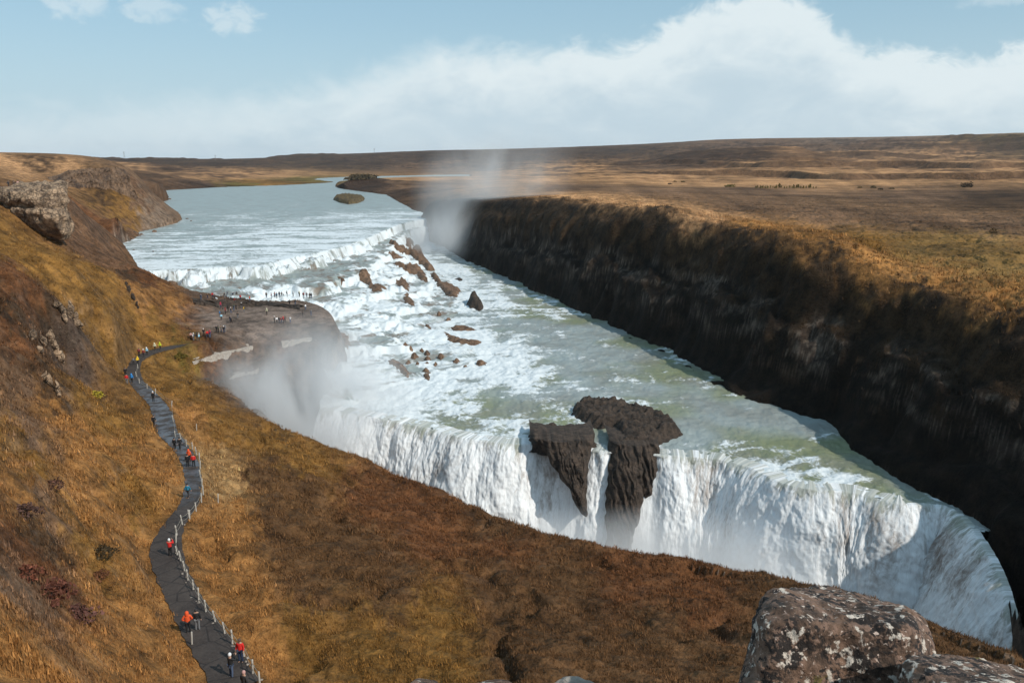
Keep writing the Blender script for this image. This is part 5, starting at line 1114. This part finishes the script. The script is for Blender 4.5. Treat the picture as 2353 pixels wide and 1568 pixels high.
FAR = [(622, 428, 'grey', 'stand', 'person in grey, leftmost on the upper edge of the shelf'), (690, 415, 'brown', 'stand', 'person in brown, second from the left on the upper edge'), (742, 408, 'red', 'walk', 'person in red and white, third from the left on the upper edge'), (765, 432, 'dark', 'walk', 'person in dark clothes bending just right of the red and white one'),
 (868, 410, 'dark', 'stand', 'person in dark clothes, left of the pair above the big red coat'), (893, 396, 'grey', 'stand', 'person in grey, right of the pair above the big red coat'), (958, 402, 'dark', 'photo', 'person in dark clothes taking a picture at the water edge'), (995, 395, 'dark', 'stand', 'person in dark clothes right of the one taking a picture'),
 (1033, 432, 'red', 'stand', 'person in muted red jacket between dark figures and pale blue one'), (1100, 408, 'lightblue', 'stand', 'person in pale blue jacket by the water, left of the orange-red one'), (1132, 442, 'orange', 'stand', 'person in orange-red jacket right of the pale blue one at the water'),
 (875, 478, 'dark', 'stand', 'person in dark clothes left of the brightest red coat'), (978, 468, 'red', 'wide', 'person in the brightest red coat in the middle of the shelf'),
 (1305, 405, 'brown', 'stand', 'person in brown, leftmost of the row along the brink'), (1357, 412, 'maroon', 'stand', 'person in maroon, second in the row along the brink'), (1393, 400, 'pink', 'stand', 'person in pinkish jacket, third in the row along the brink'), (1413, 408, 'lightblue', 'stand', 'person in pale blue, fourth in the row along the brink'), (1441, 400, 'dark', 'stand', 'person in dark jacket right of the pale blue one in the row along the brink'),
 (1467, 400, 'brown', 'photo', 'person in brown lifting a camera in the row along the brink'), (1487, 412, 'grey', 'stand', 'person in grey right of the brown one lifting a camera'), (1522, 390, 'khaki', 'stand', 'tallest person, in khaki, in the row along the brink'), (1585, 388, 'white', 'stand', 'person in white in the row along the brink'), (1650, 392, 'pale', 'stand', 'person in pale yellow left of the red one on the brink'),
 (1692, 404, 'red', 'stand', 'person in red near the right end of the brink'), (1728, 404, 'grey', 'stand', 'person in grey just right of the red one on the brink'), (1757, 410, 'brown', 'stand', 'person in brown, last but one of the row along the brink'), (1775, 412, 'dark', 'stand', 'person in dark clothes, rightmost of the row along the brink'),
 (1548, 486, 'black', 'stand', 'person in black behind the row along the brink'), (1607, 480, 'brown', 'stand', 'person in brown behind the row, right of the black one'), (1715, 532, 'white', 'stand', 'person with white top on the misty right part of the shelf'), (1686, 602, 'brown', 'photo', 'person in brown lifting a camera on the misty right part'), (1772, 590, 'grey', 'stand', 'person in grey nearest the right cliff edge'),
 (828, 515, 'crimson', 'stand', 'person in crimson jacket above the blue capes'), (818, 602, 'blue', 'stand', 'person in blue rain cape, left of the two blue ones'), (835, 640, 'lightblue', 'stand', 'person in light blue rain cape, lower of the two blue ones'), (878, 575, 'maroon', 'stand', 'person in dark red right of the blue capes'), (852, 562, 'dark', 'stand', 'person in dark clothes between the blue capes and the dark red one'),
 (905, 552, 'black', 'walk', 'person in black right of the dark red one near the rock step'), (935, 570, 'brown', 'walk', 'person in brown stooping below the rock step'), (965, 540, 'green', 'stand', 'person in dull green against the rock step'), (990, 530, 'dark', 'stand', 'person in dark clothes against the rock step'), (1045, 520, 'black', 'stand', 'person in black left of the yellow hood'), (1072, 556, 'yellow', 'stand', 'person with yellow top at the rock step'),
 (1310, 582, 'pale', 'walk', 'person in pale yellow alone in the middle of the shelf'), (1006, 622, 'dark', 'stand', 'person in dark clothes alone below the rock step'), (928, 660, 'black', 'walk', 'person in black on the trail up to the shelf'), (938, 672, 'dark', 'walk', 'person in dark trousers beside the black one on the trail'),
 (785, 765, 'dark', 'stand', 'person in dark clothes, left of the trail group'), (805, 770, 'green', 'stand', 'person in dull green in the trail group'), (832, 762, 'khaki', 'stand', 'person in khaki in the trail group'), (862, 772, 'black', 'stand', 'person in black, rightmost of the trail group'), (878, 765, 'grey', 'stand', 'person in grey behind the black one in the trail group'),
 (1390, 668, 'dark', 'stand', 'person in dark clothes, leftmost of the lower cluster'), (1415, 672, 'white', 'stand', 'person in white hood in the lower cluster'), (1440, 668, 'grey', 'stand', 'person in grey in the middle of the lower cluster'), (1463, 672, 'maroon', 'stand', 'person in maroon in the lower cluster'), (1484, 672, 'red', 'stand', 'person in red in the lower cluster'), (1500, 665, 'brown', 'photo', 'person in brown, rightmost of the lower cluster'), (1555, 668, 'white', 'photo', 'person in white jacket alone right of the lower cluster'),
 (688, 825, 'red', 'wide', 'person in red backpack and jacket on the lower trail'), (716, 822, 'crimson', 'stand', 'person in crimson beside the red backpack'), (650, 802, 'black', 'stand', 'person in black left of the red backpack'), (603, 855, 'lightblue', 'stand', 'person in light blue jacket on the lower trail'), (580, 852, 'black', 'stand', 'person in black left of the light blue jacket'), (545, 850, 'white', 'stand', 'person with white bag on the lower trail'), (518, 842, 'pink', 'stand', 'person in pinkish jacket, lowest of the trail walkers')]
rnd = random.Random(3)
for x, y, c, pose, lb in FAR:
    u, v = z2(x, y); p = stand(u, v, 60); p = p if p[1] < 236 else PZ(u, v, -38.5)
    hd = rnd.choice(['hat', 'hair', 'hood', 'hair']); hcol = c if hd == 'hood' else rnd.choice(['dark', 'brown', 'black', 'white', 'grey'])
    person(*p, rnd.uniform(0, 6.28), pose, c, rnd.choice(['black', 'dark', 'jeans', 'navy', 'grey']), hd, hcol, lb, GS, pack=rnd.choice([None, None, 'black', 'navy']))
for (u, y_, c, lb) in [(19, 416, 'dark', 'person in dark clothes, leftmost of three on top of the outcrop'), (32, 416, 'brown', 'person in brown, middle of three on top of the outcrop'), (41, 417, 'pink', 'person in pale pink jacket, rightmost of three on top of the outcrop')]:
    p = PY(u, 421, 196); g0 = max(float(ground(p[0], p[1])[0]), p[2] - 1.0); p[2] = g0 if abs(g0 - p[2]) < 2 else p[2]
    person(*p, R(60), 'stand', c, 'dark', 'hair', 'dark', lb, 'visitors on the left hilltop')
print('people', round(time.time() - T0, 1))

# ------------------------------------------------------------------ spray
def mist(name, c, rad, dens, nscale, thr, label, seed, updrift=(0, 0), power=1.5):
    D, Fc = ico(4); V = D * np.array(rad)
    V[:, 0] += updrift[0] * (V[:, 2] / rad[2] + 1) * .5; V[:, 1] += updrift[1] * (V[:, 2] / rad[2] + 1) * .5
    m = bpy.data.materials.new('spray'); m.use_nodes = True; n = NT(m.node_tree); n.n.remove(n.n['Principled BSDF'])
    outn = n.n['Material Output']; pv_ = n.node('ShaderNodeVolumePrincipled'); n.l.new(pv_.outputs[0], outn.inputs['Volume'])
    oc_ = n.node('ShaderNodeTexCoord').outputs['Object']
    sp_ = n.node('ShaderNodeSeparateXYZ'); n.l.new(oc_, sp_.inputs[0])
    zz = n.math('MULTIPLY_ADD', sp_.outputs[2], .5 / rad[2], .5)
    xx = n.math('DIVIDE', n.math('SUBTRACT', sp_.outputs[0], n.math('MULTIPLY', zz, float(updrift[0]))), float(rad[0])); yy = n.math('DIVIDE', n.math('SUBTRACT', sp_.outputs[1], n.math('MULTIPLY', zz, float(updrift[1]))), float(rad[1])); z2_ = n.math('DIVIDE', sp_.outputs[2], float(rad[2]))
    r2 = n.math('ADD', n.math('ADD', n.math('MULTIPLY', xx, xx), n.math('MULTIPLY', yy, yy)), n.math('MULTIPLY', z2_, z2_))
    fall = n.math('POWER', n.math('SUBTRACT', 1.0, r2, clamp=True), power)
    no = n.noise(n.scale(oc_, (1, 1, .45)), nscale, 5, .6, .6)
    dn_ = n.math('MULTIPLY', n.math('MULTIPLY', fall, n.ramp(no, thr, thr + .3)), n.math('MULTIPLY', dens, n.math('SUBTRACT', 1.35, zz)))
    n.l.new(dn_, pv_.inputs['Density']); pv_.inputs['Color'].default_value = (.985, .99, 1, 1); pv_.inputs['Anisotropy'].default_value = 0
    o = mesh_obj(name, V, Fc, m); o.location = c; o['kind'] = 'stuff'; o['label'] = label
    return o
mist('mist', (-38, 146, -52), (25, 21, 25), .42, .075, .36, 'white spray cloud rising from the lower canyon in front of the headland', 1, (-2, 4))
mist('mist', (-34, 410, -38), (40, 66, 22), .085, .05, .36, 'dense spray at the bottom of the far plunge', 2, (8, 0), 3.2)
mist('mist', (-20, 425, -12), (46, 40, 36), .042, .022, .34, 'thin spray plume drifting up above the canyon rim', 3, (22, 0))
mist('mist', (16, 110, -66), (56, 12, 15), .34, .07, .30, 'spray hanging along the foot of the lower falls', 4, (0, 0), 1.0)
# ------------------------------------------------------------------ air
hb = bpy.data.meshes.new('haze'); bm = bmesh.new(); bmesh.ops.create_cube(bm, size=1); bm.to_mesh(hb); bm.free()
hz = bpy.data.objects.new('haze', hb); col.objects.link(hz); hz.scale = (24000, 15000, 300); hz.location = (0, 7200, 10); hz['kind'] = 'stuff'; hz['label'] = 'thin pale air between the viewer and the far hills'
hz.location.z = (170 + Zs.min() - 1) / 2; hz.scale[2] = 170 - (Zs.min() - 1)
hm = bpy.data.materials.new('haze'); hm.use_nodes = True; hn = NT(hm.node_tree); hn.n.remove(hn.n['Principled BSDF']); hv = hn.node('ShaderNodeVolumePrincipled')
hn.l.new(hv.outputs[0], hn.n['Material Output'].inputs['Volume']); hv.inputs['Density'].default_value = 2.6e-5; hv.inputs['Color'].default_value = (.86, .92, 1, 1); hb.materials.append(hm)
print('script done', round(time.time() - T0, 1))
